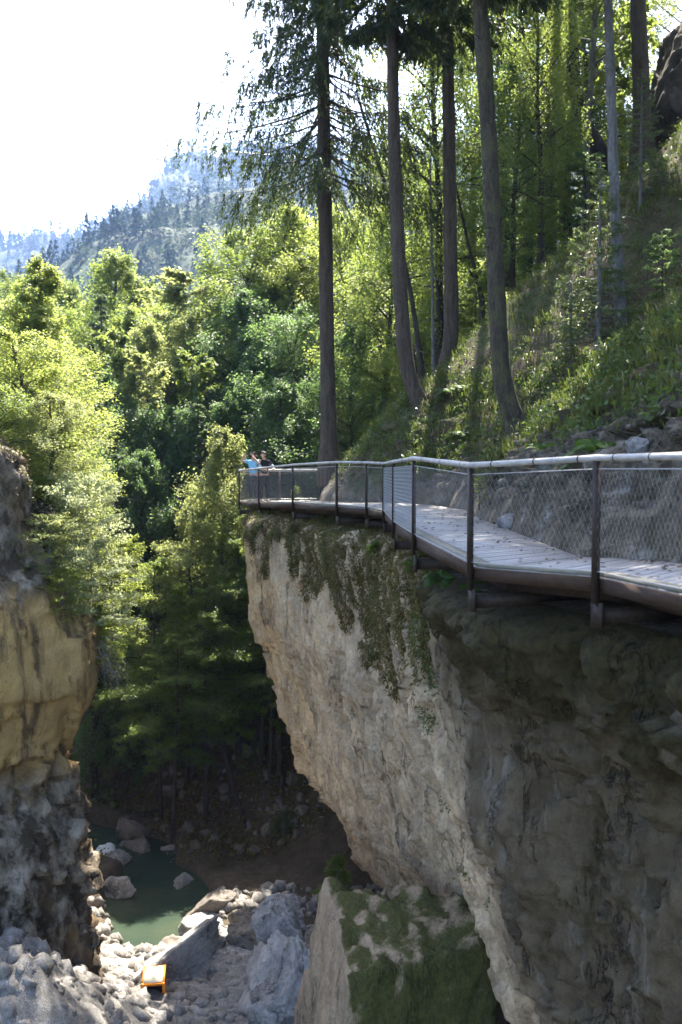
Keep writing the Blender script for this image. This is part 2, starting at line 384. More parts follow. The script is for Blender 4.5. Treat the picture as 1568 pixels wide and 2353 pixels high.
# walkway plan: outer edge posts (x, y, deck height) and inner edge
OUT = [(5.6, 1.2, .18), (4.5, 3.6, .18), (3.4, 6.1, .17), (2.82, 7.5, .16), (2.42, 9.16, .15), (1.47, 10.7, .08), (1.09, 13.76, .17), (1.0, 17.4, .13),
       (1.03, 22.2, .10), (.68, 23.6, .12), (-.03, 24.8, .13), (-1.29, 28.3, .06), (-2.56, 32.0, -.06), (-3.49, 35.0, -.15)]
INN = [(6.9, 2.0, .18), (5.9, 4.6, .18), (4.8, 7.2, .17), (4.1, 9.0, .16), (3.5, 10.6, .15), (2.85, 12.0, .08), (2.62, 14.6, .17), (2.70, 18.2, .13),
       (2.95, 23.6, .10), (2.3, 26.0, .12), (1.35, 27.2, .13), (-.1, 29.6, .06), (-.75, 33.2, -.06), (-.75, 36.9, -.15)]
XI = [(2, 6.9), (4.6, 5.9), (7.2, 4.8), (9, 4.1), (10.6, 3.45), (12, 2.85), (14.6, 2.62), (18.2, 2.7), (23.6, 2.95), (25.4, 2.7), (26.6, 2.0), (28, .95), (29.6, 0.0), (31.5, -.5), (33.2, -.7), (35.5, -.6), (37.5, -.4), (42, 1.4), (70, 6)]
PROF = [(-1.2, -.32), (-.1, -.3), (.0, 0.0), (.2, .45), (.6, 1.0), (1.2, 1.7), (2.1, 2.5), (3, 3.3), (4.7, 4.9), (7, 7.0), (12.5, 12.6), (20, 20.5), (45, 42)]
XICUT = interp(XI, 36.0)
def hill_h(X, Y):
    d = X - interp(XI, Y)
    z = interp(PROF, d)
    soft = sstep(22, 27, Y) * (1 - sstep(8, 12, d))
    z2 = np.where(d > 0, .25 + 1.05 * np.minimum(d, 2.5) + np.maximum(d - 2.5, 0) * .95, z)
    z = z * (1 - .6 * soft) + z2 * .6 * soft
    w = sstep(36.4, 38.5, Y)
    z = np.where(d < .1, z * (1 - w) + w * (d * 2.2 - .1), z)
    return z
# ---- right hillside with the rock bank behind the walkway
nY, nD = 420, 210
ys = np.concatenate([np.linspace(1.5, 6, 20, endpoint=False), np.linspace(6, 34, 300, endpoint=False), np.linspace(34, 75, 100)])
ds = np.concatenate([np.linspace(-7.5, -1.2, 16, endpoint=False), np.linspace(-1.2, 0, 10, endpoint=False), np.linspace(0, 3.5, 90, endpoint=False), np.linspace(3.5, 14, 64, endpoint=False), np.linspace(14, 60, 30)])
Yg, Dg = np.meshgrid(ys, ds, indexing='ij')
Dg = np.where(Dg < 0, np.maximum(Dg, -1.2 - np.clip((Yg - 39) * .9, 0, 7)), Dg)
Xg = interp(XI, Yg) + Dg
Zg = hill_h(Xg, Yg)
P = np.stack([Xg, Yg, Zg], -1)
on = sstep(.02, .5, Dg)
n1 = fbm(P, .55, 4, 3); n2 = fbm(P, (1.5, 1.5, 1.1), 5, 9, True); n3 = fbm(P, 5.5, 4, 21); n4 = fbm(P, 3.0, 3, 25, True); fc = facets(P, (1.1, 1.1, 1.1), 28, .9) + .4 * facets(P, (3, 3, 3), 29, .9)
bank = on * (1 - sstep(2.2, 4.5, Dg)) * (1 - .45 * sstep(19, 26, Yg))
P[..., 0] += on * (-.25 * n1) + bank * (-.30 * n2 - .10 * n3 - .10 * n4 - .20 * fc + .12)
P[..., 1] += bank * (-.12 * n2 - .05 * n3)
P[..., 2] += on * (.32 * n1 + .07 * n3) + bank * (.16 * n2 + .06 * n4) + sstep(4, 9, Dg) * .55 * fbm(P, .22, 3, 40)
HILL_P = P
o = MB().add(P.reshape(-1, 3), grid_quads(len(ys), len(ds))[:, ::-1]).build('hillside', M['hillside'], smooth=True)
tag(o, 'steep wooded bank of rock and soil rising behind the walkway', 'hillside', kind='structure')

# ---- cliffs: a plan curve, an inward offset by height, and layered noise
def cliff_sheet(name, plan, table, inward, nu, rows, disp, mat, label, extra=None, uw=(0, 1)):
    plan = np.asarray(plan, float)
    L = np.concatenate([[0], np.cumsum(np.linalg.norm(np.diff(plan, axis=0), axis=1))])
    # smooth curve through the plan points
    u = np.interp(np.linspace(0, 1, nu), np.linspace(0, 1, len(uw)), np.asarray(uw) * L[-1]); k = np.linspace(0, L[-1], 400)
    xs = np.interp(k, L, plan[:, 0]); yy = np.interp(k, L, plan[:, 1])
    ker = np.hanning(13); ker /= ker.sum()
    pad = lambda a: np.convolve(np.concatenate([a[:1].repeat(6), a, a[-1:].repeat(6)]), ker, 'valid')
    xs, yy = pad(xs), pad(yy)
    x = np.interp(u, k, xs); y = np.interp(u, k, yy)
    t = np.stack([np.gradient(x), np.gradient(y)], -1); t /= np.linalg.norm(t, axis=1, keepdims=True)
    nrm = np.stack([-t[:, 1], t[:, 0]], -1)            # outward, for a plan that runs away from the camera
    tb = np.asarray(table, float)
    s = np.concatenate([[0], np.cumsum(np.hypot(*np.diff(tb, axis=0).T))])
    ss = np.linspace(0, s[-1], rows); z = np.interp(ss, s, tb[:, 0]); off = np.interp(ss, s, tb[:, 1])
    ker = np.hanning(9); ker /= ker.sum()
    off = np.convolve(np.concatenate([off[:1].repeat(4), off, off[-1:].repeat(4)]), ker, 'valid')
    X = x[:, None] + off[None] * inward[0]; Yv = y[:, None] + off[None] * inward[1]; Z = np.broadcast_to(z[None], X.shape).copy()
    if extra is not None:
        e = extra(y[:, None], Z, u[:, None] / L[-1]); X = X + e * inward[0]; Yv = Yv + e * inward[1]
    P = np.stack([X, Yv, Z], -1)
    d = disp(P)
    P[..., 0] += nrm[:, None, 0] * d; P[..., 1] += nrm[:, None, 1] * d
    P[..., 2] += .05 * fbm(P, 3.0, 3, 77)
    o = MB().add(P.reshape(-1, 3), grid_quads(nu, rows)).build(name, mat, smooth=True)
    tag(o, label, 'cliff', kind='structure')
    return P
PLAN_R = [(5.6, .6), (4.9, 3), (4.1, 5.6), (3.2, 8.0), (2.65, 9.8), (2.0, 11.6), (1.62, 14), (1.5, 17.5), (1.45, 20.5), (1.1, 23), (.35, 25), (-.85, 28.2), (-2.2, 31.2), (-2.95, 33.0), (-3.05, 34.8), (-2.3, 36.6), (-.5, 38), (3, 40), (8, 43)]
TAB_R = [(-.27, 2.6), (-.29, 1.2), (-.33, .5), (-.45, .15), (-.7, 0), (-2, .02), (-3.6, .18), (-4.55, .42), (-5.4, .75), (-7.1, 1.12), (-8.3, 1.4), (-9.2, 1.7), (-9.8, 2.25), (-10.3, 2.8), (-10.9, 3.15), (-11.7, 3.5), (-12.2, 3.85), (-12.6, 4.3), (-13.1, 5.0), (-13.8, 5.9), (-15.2, 7.2)]
def disp_r(P):
    a = fbm(P, (.35, .35, .22), 4, 101) * .38
    b = fbm(P, (1.1, 1.1, .38), 5, 113, True) * .20
    g = fbm(P, (2.6, 2.6, .6), 4, 131, True) * .11
    c = fbm(P, (8, 8, 3), 4, 151) * .025
    w = sstep(16, 13, P[..., 1])
    b2 = w * (fbm(P, (.8, .8, .5), 5, 171, True) * .32)
    g2 = (1 - sstep(-2.6, -.6, P[..., 2])) * 0 + sstep(-3.2, -.8, P[..., 2]) * fbm(P, (2.2, 2.2, .7), 4, 191, True) * .16
    fade = 1 - sstep(-.6, -.3, P[..., 2])
    fis = sstep(.80, .97, fbm(P, (.9, .9, .13), 3, 188, True, .35)) * .20
    fa = -fis + facets(P, (.75, .75, .3), 194, .8, .4) * .13 + facets(P, (1.3, 1.3, .42), 195, .8, .5) * .10 + facets(P, (3.4, 3.4, .9), 196, .8, .5) * .04 + w * facets(P, (1.1, 1.1, .8), 197, .9) * .16
    return (a + b + g + c + b2 + g2 + fa + w * facets(P, (5, 5, 2.6), 198, .9, .5) * .035 + facets(P, (9, 9, 5), 199, .9, .6) * .008) * fade
def recess_r(Y, Z, t):
    return 1.05 * sstep(15.8, 12.6, Y + .35 * Z * 0 + .5 * np.sin(Z * .9)) * sstep(-.4, -3.0, Z) + .4 * sstep(-.5, -3.4, Z) * sstep(17, 11, Y)
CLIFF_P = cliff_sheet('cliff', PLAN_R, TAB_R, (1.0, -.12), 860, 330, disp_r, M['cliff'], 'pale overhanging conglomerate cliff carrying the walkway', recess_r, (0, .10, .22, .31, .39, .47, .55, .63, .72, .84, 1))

PLAN_L = [(-26, 6), (-20, 11), (-14.5, 16.5), (-10.5, 20.2), (-7.9, 22.9), (-6.45, 24.4), (-6.1, 25.1), (-6.5, 25.9), (-8.3, 27.6), (-10.5, 32), (-13, 38), (-22, 46)]
TAB_L = [(2.0, 6.0), (1.95, 3.4), (1.8, 2.3), (1.3, 1.75), (.4, 1.6), (-.6, 1.6), (-1.2, 1.45), (-1.6, 1.1), (-2.0, .7), (-2.5, .2), (-3.05, .02), (-4.2, -.06), (-4.7, .06), (-5.2, .35), (-5.8, .62), (-6.4, .85), (-7.2, .85), (-7.9, .55), (-9, .3), (-10, .2), (-11.2, .0), (-12.6, -.25), (-15, -.7)]
def disp_l(P):
    z = P[..., 2]
    smooth = sstep(-6.6, -5.4, z) * (1 - sstep(-2.6, -1.4, z))
    a = fbm(P, (.4, .4, .3), 4, 201) * .3
    b = fbm(P, (1.0, 1.0, .55), 5, 213, True) * (.42 * (1 - smooth) + .05 * smooth)
    c = fbm(P, (3.2, 3.2, 1.9), 5, 231, True) * (.16 * (1 - smooth) + .02 * smooth)
    e = fbm(P, (8, 8, 6), 3, 251) * .03
    fa = (facets(P, (1.05, 1.05, .62), 261, .9) * .30 + facets(P, (2.8, 2.8, 1.9), 271, .9) * .13 + facets(P, (6, 6, 5), 281, .9) * .045) * (1 - smooth) * (1 - .55 * sstep(-2.4, -1.4, z))
    fs = (facets(P, (.55, .55, .42), 291, .9, .3) * .17 + facets(P, (1.6, 1.6, 1.0), 292, .8, .4) * .05 + fbm(P, (3.5, 3.5, 2.2), 4, 293, True) * .05 + fbm(P, (6, 6, 16), 3, 294, True) * .02) * smooth
    return a * (.4 + .6 * (1 - smooth)) + b * .55 + c * .6 + e + fa + fs
# left wall: tan bulge above, broken grey rock below (split by height in the material)
def m_leftwall():
    t = NT('left_wall_rock')
    z = t.math('ADD', t.xyz(2), t.math('MULTIPLY', t.math('SUBTRACT', t.noise(.8, 5, .6), .5), 2.2))
    big = t.noise(.7, 5, .6, (1, 1, .4), .5); mid = t.noise(2.4, 6, .65, (1, 1, .5)); fine = t.noise(15, 6, .7)
    st = t.noise(1.9, 5, .65, (1, 1, .10), .5); crack = t.cracks(.8, (1.2, 1.2, .6))
    tan = t.mix(t.ramp(big, [(.35, 0.0), (.65, 1.0)]), (.50, .32, .105), (.39, .26, .10))
    tan = t.mix(t.ramp(mid, [(.45, 0.0), (.7, .6)]), tan, (.27, .175, .07))
    tan = t.mix(t.ramp(st, [(.50, 0.0), (.62, .85)]), tan, (.085, .055, .026))
    grey = t.mix(t.ramp(mid, [(.44, 0.0), (.64, 1.0)]), (.06, .043, .026), (.36, .30, .225))  # pale and dark patches painted in for sunlit rock and shadowed crevices
    grey = t.mix(t.ramp(big, [(.5, 0.0), (.68, .8)]), grey, (.24, .16, .075))
    k = t.ramp(t.math('MULTIPLY_ADD', z, .1), [(.0, 0.0), (1.0, 1.0)])
    up = t.ramp(t.math('MULTIPLY', t.math('ADD', z, 8.0), .1), [(.10, 0.0), (.20, 1.0), (.56, 1.0), (.64, 0.0)])
    c = t.mix(up, grey, tan)
    c = t.mix(t.ramp(crack, [(0, .7), (.025, 0.0)]), c, (.03, .024, .018))
    c = t.mix(t.ramp(fine, [(.34, .35), (.48, 0.0)]), c, (.10, .075, .045))
    t.bump(t.math('ADD', t.math('ADD', mid, t.math('MULTIPLY', fine, .6)), t.math('MULTIPLY', t.ramp(crack, [(0, 0.0), (.05, 1.0)]), .25)), 1.0, .12)
    return t.done(c, .92)
M['leftwall'] = m_leftwall()
CLIFF_L = cliff_sheet('cliff', PLAN_L, TAB_L, (-1.0, .1), 420, 230, lambda P: -disp_l(P) + .22, M['leftwall'], 'tan bulging rock wall with broken grey rock below it', None)
# the plan of the left wall runs away from the camera with the gorge on its right, so its noise was turned round

# ---- gorge floor, back slope and left bank: one sheet
def ground_h(X, Y):
    P0 = np.stack([X, Y, np.zeros_like(X)], -1)
    n = fbm(P0, .16, 4, 301); n2 = fbm(P0, .8, 4, 311)
    p = -14.2 + .80 * ((X + 5.2) * .62 + (Y - 38.0) * .78) + n * 1.6 * sstep(40, 50, Y) + n2 * .35
    p = np.minimum(p, 6.5 + .03 * (Y - 90) + n * 1.5)
    fl = -13.55 + np.clip(31 - Y, 0, 10) * .06 + n2 * .25
    fl = fl + 3.9 * np.exp(-(((X + 7.4) / 2.6) ** 2 + ((Y - 20.5) / 4.2) ** 2)) * (1 + .12 * n2)
    # the bed of the pool
    q = ((X + 6.1 + (Y - 33) * .22) / 1.9) ** 2 + ((Y - 33.2) / 4.0) ** 2
    fl = fl - 1.7 * (1 - sstep(.55, 1.25, q))
    q2 = ((Y - 38.5 - (-8.5 - X) * .55) / 1.7) ** 2 + np.clip((X + 7.5) / 1.2, 0, 9) ** 2
    fl = fl - 1.3 * (1 - sstep(.5, 1.2, q2)) * (X > -40)
    z = np.maximum(p, fl)
    xl = interp([(0, -30), (6, -27), (11, -20.8), (16.5, -15.4), (20.2, -11.5), (24.4, -7.6), (27, -7.4), (32, -10.3), (38, -14), (46, -23), (60, -46), (90, -80)], Y)
    dl = xl - X
    zl = -14.5 + np.minimum(np.maximum(dl, 0) * 7, 12.2) + np.maximum(dl - 1.7, 0) * .62 + n * .8
    z = np.where(dl > 0, np.maximum(z, np.minimum(zl, 14)), z)
    # under the right hillside
    return z
xs = np.concatenate([np.linspace(-110, -30, 40, endpoint=False), np.linspace(-30, 12, 210, endpoint=False), np.linspace(12, 110, 50)])
ys2 = np.concatenate([np.linspace(-4, 18, 30, endpoint=False), np.linspace(18, 62, 230, endpoint=False), np.linspace(62, 190, 70)])
Xq, Yq = np.meshgrid(xs, ys2, indexing='ij')
Zq = ground_h(Xq, Yq)
o = MB().add(np.stack([Xq, Yq, Zq], -1).reshape(-1, 3), grid_quads(len(xs), len(ys2))[:, ::-1][:, ::-1]).build('ground', M['soil'], smooth=True)
tag(o, 'dark gorge floor and wooded slope beyond the pool', 'ground', kind='structure')
# valley floor out to the horizon
n = 40
xv, yv = np.meshgrid(np.linspace(-2400, 2400, n), np.linspace(-40, 2500, n), indexing='ij')
o = MB().add(np.stack([xv, yv, np.full_like(xv, -22.0)], -1).reshape(-1, 3), grid_quads(n, n)).build('valley_floor', M['far'])
tag(o, 'wooded valley floor running out to the mountains', 'ground', kind='structure')

# ---- hill and mountain
def ridge_mesh(name, pts, Yr, Yb, zb, nx, ny, amp, label, seed):
    p = np.asarray(pts, float)
    px = np.linspace(p[0, 0], p[-1, 0], nx); py = np.interp(px, p[:, 0], p[:, 1])
    Xr = (px - CX) / F * Yr; Zr = 1.2 + (HZ - py) / F * Yr
    s = np.linspace(-.25, 1, ny)
    X = np.broadcast_to(Xr[:, None], (nx, ny)).copy(); Y = Yr - (Yr - Yb) * s[None] + 0 * X
    Z = zb + (Zr[:, None] - zb) * (1 - np.abs(s[None])) ** 1.15
    P = np.stack([X, Y, Z], -1)
    w = np.minimum(np.abs(s) * 3, 1)[None] * np.minimum((1 - s) * 3, 1)[None]
    dz = fbm(P * np.array([1, .8, 0]), amp[0], 5, seed, True) * amp[1] * w
    P[..., 2] += dz
    o = MB().add(P.reshape(-1, 3), grid_quads(nx, ny)).build(name, M['far'], smooth=True)
    tag(o, label, 'mountain', kind='structure')
    return P
MOUNT = ridge_mesh('mountain', [(-500, 600), (-150, 585), (-60, 560), (0, 548), (20, 574), (50, 566), (70, 552), (110, 542), (150, 552), (180, 555), (215, 532), (250, 510), (290, 497), (320, 482), (350, 464), (380, 437), (393, 420), (397, 397), (413, 379), (430, 364), (450, 359), (472, 360), (482, 368), (500, 374), (520, 360), (545, 350), (600, 340), (700, 350), (800, 365), (930, 372), (1100, 330), (1400, 280), (1900, 230)], 1500, 650, -25, 320, 90, (.006, 45), 'hazy blue forested mountain with a blunt rock summit', 401)
HILL2 = ridge_mesh('hill', [(-700, 700), (60, 668), (160, 640), (215, 600), (250, 560), (290, 520), (330, 500), (400, 480), (450, 462), (500, 450), (560, 440), (700, 440), (900, 450), (1200, 400), (1800, 330)], 560, 200, -24, 160, 60, (.012, 22), 'wooded green hill below the mountain', 421)

def surf_sample(P, n, rng, region=None):
    nu, nv = P.shape[:2]
    iu = rng.random(n) * (nu - 1.001); iv = rng.random(n) * (nv - 1.001)
    a, b = iu.astype(int), iv.astype(int); fu, fv = (iu - a)[:, None], (iv - b)[:, None]
    Q = P[a, b] * (1 - fu) * (1 - fv) + P[a + 1, b] * fu * (1 - fv) + P[a, b + 1] * (1 - fu) * fv + P[a + 1, b + 1] * fu * fv
    du = P[a + 1, b] - P[a, b]; dv = P[a, b + 1] - P[a, b]
    N = np.cross(du, dv); N /= np.maximum(np.linalg.norm(N, axis=1, keepdims=True), 1e-9)
    return Q, N

# ---- water
t = NT('pool_water')
t.p.inputs['IOR'].default_value = 1.33; t.p.inputs['Specular IOR Level'].default_value = .5
wv = t.noise(5, 4, .6, (1, .6, 1), .3)
t.bump(wv, .6, .05)
t.done(t.mix(t.ramp(t.noise(.5, 3), [(.35, 0.0), (.65, 1.0)]), (.026, .042, .03), (.042, .054, .034)), .05)
n = 50
xw, yw = np.meshgrid(np.linspace(-34, -1, n), np.linspace(29, 58, n), indexing='ij')
o = MB().add(np.stack([xw, yw, np.full_like(xw, -13.95)], -1).reshape(-1, 3), grid_quads(n, n)).build('water', t.m)
tag(o, 'dark green still pool at the bottom of the gorge', 'water', kind='structure')
# ================================================================== walkway
O3 = np.array(OUT); I3 = np.array(INN); NP = len(O3)
RAILH = 1.1
walk = empty('walkway', (1.0, 17.4, .13))
tag(walk, 'timber cliff walkway with handrail and wire mesh leading to a viewing platform', 'walkway')
WL = np.array([1.0, 17.4, .13])
mb = MB()
for i in range(NP - 1):
    o0, o1, i0, i1 = O3[i], O3[i + 1], I3[i], I3[i + 1]
    L = max(np.linalg.norm(o1 - o0), np.linalg.norm(i1 - i0)); k = max(2, int(L / .155))
    for j in range(k):
        a, b = (j + .03) / k, (j + .97) / k
        jit = rng.normal(size=4) * .0025
        q = [o0 + (o1 - o0) * a, o0 + (o1 - o0) * b, i0 + (i1 - i0) * b, i0 + (i1 - i0) * a]
        q = [p + np.array([0, 0, jit[0]]) for p in q]
        V = q + [p - np.array([0, 0, .045]) for p in q]
        mb.add(np.array(V) - WL, [[3, 2, 1, 0], [4, 5, 6, 7], [0, 1, 5, 4], [1, 2, 6, 5], [2, 3, 7, 6], [3, 0, 4, 7]])
mb.build('deck', M['deck'], walk)
for i in range(NP - 1):
    a, b = O3[i] - WL, O3[i + 1] - WL; d = (b - a) / np.linalg.norm(b - a); s = np.array([-d[1], d[0], 0])
    if s[0] > 0: s = -s
    e = d * .004
    MB().beam(a + s * .028 + e + [0, 0, -.069], b + s * .028 - e + [0, 0, -.069], .05, .13).build('fascia', M['fascia'], walk)
    MB().beam(a - s * .085 + e + [0, 0, .021], b - s * .085 - e + [0, 0, .021], .15, .036).build('kerb_board', M['kerb'], walk)
    mi = MB().beam(a - s * .35 + e + [0, 0, -.155], b - s * .35 - e + [0, 0, -.155], .10, .2)
    mi.build('joist', M['steel'], walk)
# posts with brackets
def post(p, d, low=.30):
    s = np.array([-d[1], d[0], 0]); s = s if s[0] < 0 else -s
    MB().box(p - WL + s * .085 + [0, 0, (RAILH - .03 - .24) / 2], .062, .05, RAILH - .03 + .24, d, s).build('post', M['steel'], walk)
    m = MB().box(p - WL + s * .06 + [0, 0, -.22 - low / 2 + .02], .16, .03, low * .8, d, s)
    m.beam(p - WL + s * .05 + [0, 0, -.36], p - WL - s * 1.3 + [0, 0, -.36], .09, .15)
    m.build('bracket', M['steel'], walk)
for i in range(NP):
    d = O3[min(i + 1, NP - 1)] - O3[max(i - 1, 0)]; d[2] = 0; d /= np.linalg.norm(d)
    post(O3[i], d)
# rear railing of the platform
BK = np.array([O3[-1], (-2.2, 36.6, -.15), (-.75, 36.95, -.15)])
for i in (1, 2):
    d = BK[i] - BK[i - 1]; d /= np.linalg.norm(d); post(BK[i], d)
tri = np.array([O3[-1], BK[1], I3[-1]]) - WL + [0, 0, .0]
MB().add(np.vstack([tri, tri - [0, 0, .045]]), [[0, 1, 4, 3], [1, 2, 5, 4]], [[2, 1, 0], [3, 4, 5]]).build('deck', M['deck'], walk)
def sideoff(P):
    t = np.gradient(P, axis=0); t[:, 2] = 0; t /= np.linalg.norm(t, axis=1, keepdims=True)
    s = np.stack([-t[:, 1], t[:, 0], 0 * t[:, 0]], -1); return s
SO = sideoff(O3)
RAIL = O3 + SO * .085 + [0, 0, RAILH]
def dense(P, k=7, sag=.0):
    out = []
    for i in range(len(P) - 1):
        for j in range(k): 
            f = j / k; out.append(P[i] * (1 - f) + P[i + 1] * f - np.array([0, 0, sag * 4 * f * (1 - f)]))
    out.append(P[-1]); return np.array(out)
rr = dense(RAIL); MB().tube(rr - WL, .032 * (1 + .05 * rng.normal(size=len(rr))), 10).build('handrail', M['rail'], walk, True)
bk = np.array([RAIL[-1], BK[1] + [0, 0, RAILH], BK[2] + [0, 0, RAILH]])
MB().tube(dense(bk) - WL, .05, 10).build('handrail', M['rail'], walk, True)
for i in range(3, NP - 1):
    for f in (.12, .45, .8):
        p = RAIL[i] * (1 - f) + RAIL[i + 1] * f; d = RAIL[i + 1] - RAIL[i]; d /= np.linalg.norm(d)
        MB().tube([p - WL - d * .007, p - WL + d * .007], .0350, 10).build('rail_band', M['steel'], walk)
def net(a, b, h0=.06, h1=1.0, wr=.0011):
    """diamond wire mesh between two posts, with its border cables"""
    m = MB(); a, b = np.asarray(a), np.asarray(b); d = b - a; L = np.linalg.norm(d); u = d / L
    H = h1 - h0; sp = .068; kk = .58
    lines = []
    for sgn in (1, -1):
        x0 = -kk * H
        while x0 < L + kk * H:
            xa, xb = (x0, x0 + kk * H) if sgn > 0 else (x0, x0 - kk * H)
            va, vb = 0.0, H
            def clip(x0_, v0_, x1_, v1_):
                pts = []
                dx = x1_ - x0_
                ts = [0, 1]
                t0, t1 = (0 - x0_) / dx, (L - x0_) / dx
                lo, hi = max(0, min(t0, t1)), min(1, max(t0, t1))
                return (lo, hi) if hi > lo + .02 else None
            c = clip(xa, va, xb, vb)
            if c:
                P0 = a + u * (xa + (xb - xa) * c[0]) + np.array([0, 0, h0 + H * c[0]])
                P1 = a + u * (xa + (xb - xa) * c[1]) + np.array([0, 0, h0 + H * c[1]])
                lines.append((P0, P1))
            x0 += sp
    for P0, P1 in lines: m.tube([P0 - WL, P1 - WL], wr, 3, False)
    for hh in (h0, h1): m.tube([a - WL + [0, 0, hh], b - WL + [0, 0, hh]], .005, 5, False)
    return m.build('wire_mesh', M['wire'], walk)
PB = O3 + SO * .085
for i in range(2, NP - 1): net(PB[i], PB[i + 1], wr=.0017 if i == 6 else .0007)
net(PB[-1], BK[1]); net(BK[1], BK[2])

# a few dead leaves blown on the boards
g = np.random.default_rng(45); n = 420; i = g.integers(2, NP - 1, n); f = g.random(n)[:, None]; w_ = g.random(n)[:, None] ** .6
Pd = (O3[i] * (1 - f) + O3[i + 1] * f) * (1 - w_) + (I3[i] * (1 - f) + I3[i + 1] * f) * w_ + [0, 0, .012]
LEAF_LITTER = Pd
# ================================================================== vegetation builders
def unit(a): return a / np.maximum(np.linalg.norm(a, axis=-1, keepdims=True), 1e-9)
def leaf_quads(P, D, N, L, Wd):
    """one four-cornered leaf per row: base, two sides, tip"""
    S = unit(np.cross(N, D)); L = np.broadcast_to(L, (len(P),))[:, None]; Wd = np.broadcast_to(Wd, (len(P),))[:, None]
    nn = unit(np.cross(D, S))
    V = np.stack([P, P + D * L * .5 + S * Wd * .5 + nn * L * .06, P + D * L - nn * L * .1, P + D * L * .5 - S * Wd * .5 + nn * L * .06], 1)
    Q = np.arange(len(P) * 4).reshape(-1, 4)
    return V.reshape(-1, 3), Q
FORMS = {
    'round': lambda t: np.sqrt(np.clip(1 - (1.75 * t - .75) ** 2, .06, 1)),
    'ovate': lambda t: np.clip(np.sin(np.pi * np.clip(.18 + .80 * t, 0, 1)) ** .8, .10, 1),
    'cone': lambda t: np.clip((1 - t) ** .75 * (.55 + .45 * np.minimum(t * 5, 1)), .07, 1),
    'open': lambda t: np.clip(.65 + .35 * np.sin(t * 9) - .55 * t ** 2.5, .15, 1),
}
def broadleaf(seed, H, cb, Rr, nl, ntw, nlf, leaf, form='round', e0=.05, e1=.75, tr=.016, flat=.4, limb_vis=True):
    g = np.random.default_rng(seed)
    hs = np.linspace(0, H * .97, 14)
    sway = np.cumsum(g.normal(size=(14, 2)) * .012 * H, axis=0); sway -= sway[0]; sway *= (hs / H)[:, None]
    trunk = np.stack([sway[:, 0], sway[:, 1], hs], -1); trunk[0, 2] = -.09 * H
    rad = H * tr * (1 - .9 * hs / H) + .008; rad[0] *= 1.6; rad[1] *= 1.1
    wood = MB().tube(trunk, rad, 9, True, .05, g)
    t = (np.arange(nl) + g.random(nl)) / nl; t = t ** .9
    h = cb + (H * .96 - cb) * t
    phi = np.arange(nl) * 2.39996 + g.normal(size=nl) * .5
    el = e0 + (e1 - e0) * t + g.normal(size=nl) * .14
    Lb = Rr * FORMS[form](t) * (.66 + .48 * g.random(nl))
    o = np.stack([np.interp(h, hs, trunk[:, 0]), np.interp(h, hs, trunk[:, 1]), h], -1)
    hd = np.stack([np.cos(phi), np.sin(phi), 0 * phi], -1)
    bend = g.normal(size=nl) * .25
    def pt(s):                                        # s (nl, k) -> points along each limb
        a = phi[:, None] + bend[:, None] * s
        d = np.stack([np.cos(a) * np.cos(el)[:, None], np.sin(a) * np.cos(el)[:, None], np.sin(el)[:, None] - .20 * s], -1)
        return o[:, None] + d * (Lb[:, None] * s)[..., None]
    if limb_vis:
        ps = pt(np.broadcast_to(np.linspace(0, .95, 6), (nl, 6)))
        for i in range(nl):
            r0 = min(np.interp(h[i], hs, rad) * .55, .012 * Lb[i] + .006)
            wood.tube(ps[i], np.linspace(r0, .004, 6), 5, False)
    s = .10 + .90 * g.random((nl, ntw)) ** .9
    base = pt(s)
    side = np.where(g.random((nl, ntw)) < .5, -1.0, 1.0)
    ta = phi[:, None] + bend[:, None] * s + side * (.35 + .75 * g.random((nl, ntw)))
    te = .02 + flat * .45 * g.normal(size=(nl, ntw)) + .35 * el[:, None]
    tl = np.maximum(Lb[:, None] * (.20 + .34 * (1 - s)), .06 * Rr + .12) * (.7 + .6 * g.random((nl, ntw)))
    td = np.stack([np.cos(ta) * np.cos(te), np.sin(ta) * np.cos(te), np.sin(te)], -1)
    r = .05 + .95 * g.random((nl, ntw, nlf))
    n = nl * ntw * nlf
    P = base[:, :, None] + td[:, :, None] * (tl[..., None] * r)[..., None]
    P = P + g.normal(size=P.shape) * np.array([.10, .10, .10 * flat + .015]) * (tl[..., None, None] + .15)
    P = P.reshape(-1, 3)
    la = (np.broadcast_to(ta[..., None], r.shape) + g.normal(size=r.shape) * .9).ravel()
    D = unit(np.stack([np.cos(la), np.sin(la), -.25 + .35 * g.normal(size=n)], -1))
    N = unit(np.stack([g.normal(size=n) * .75, g.normal(size=n) * .75, np.ones(n)], -1))
    L = leaf * (.7 + .6 * g.random(n))
    V, Q = leaf_quads(P, D, N, L, L * .62)
    return wood, MB().add(V, Q)

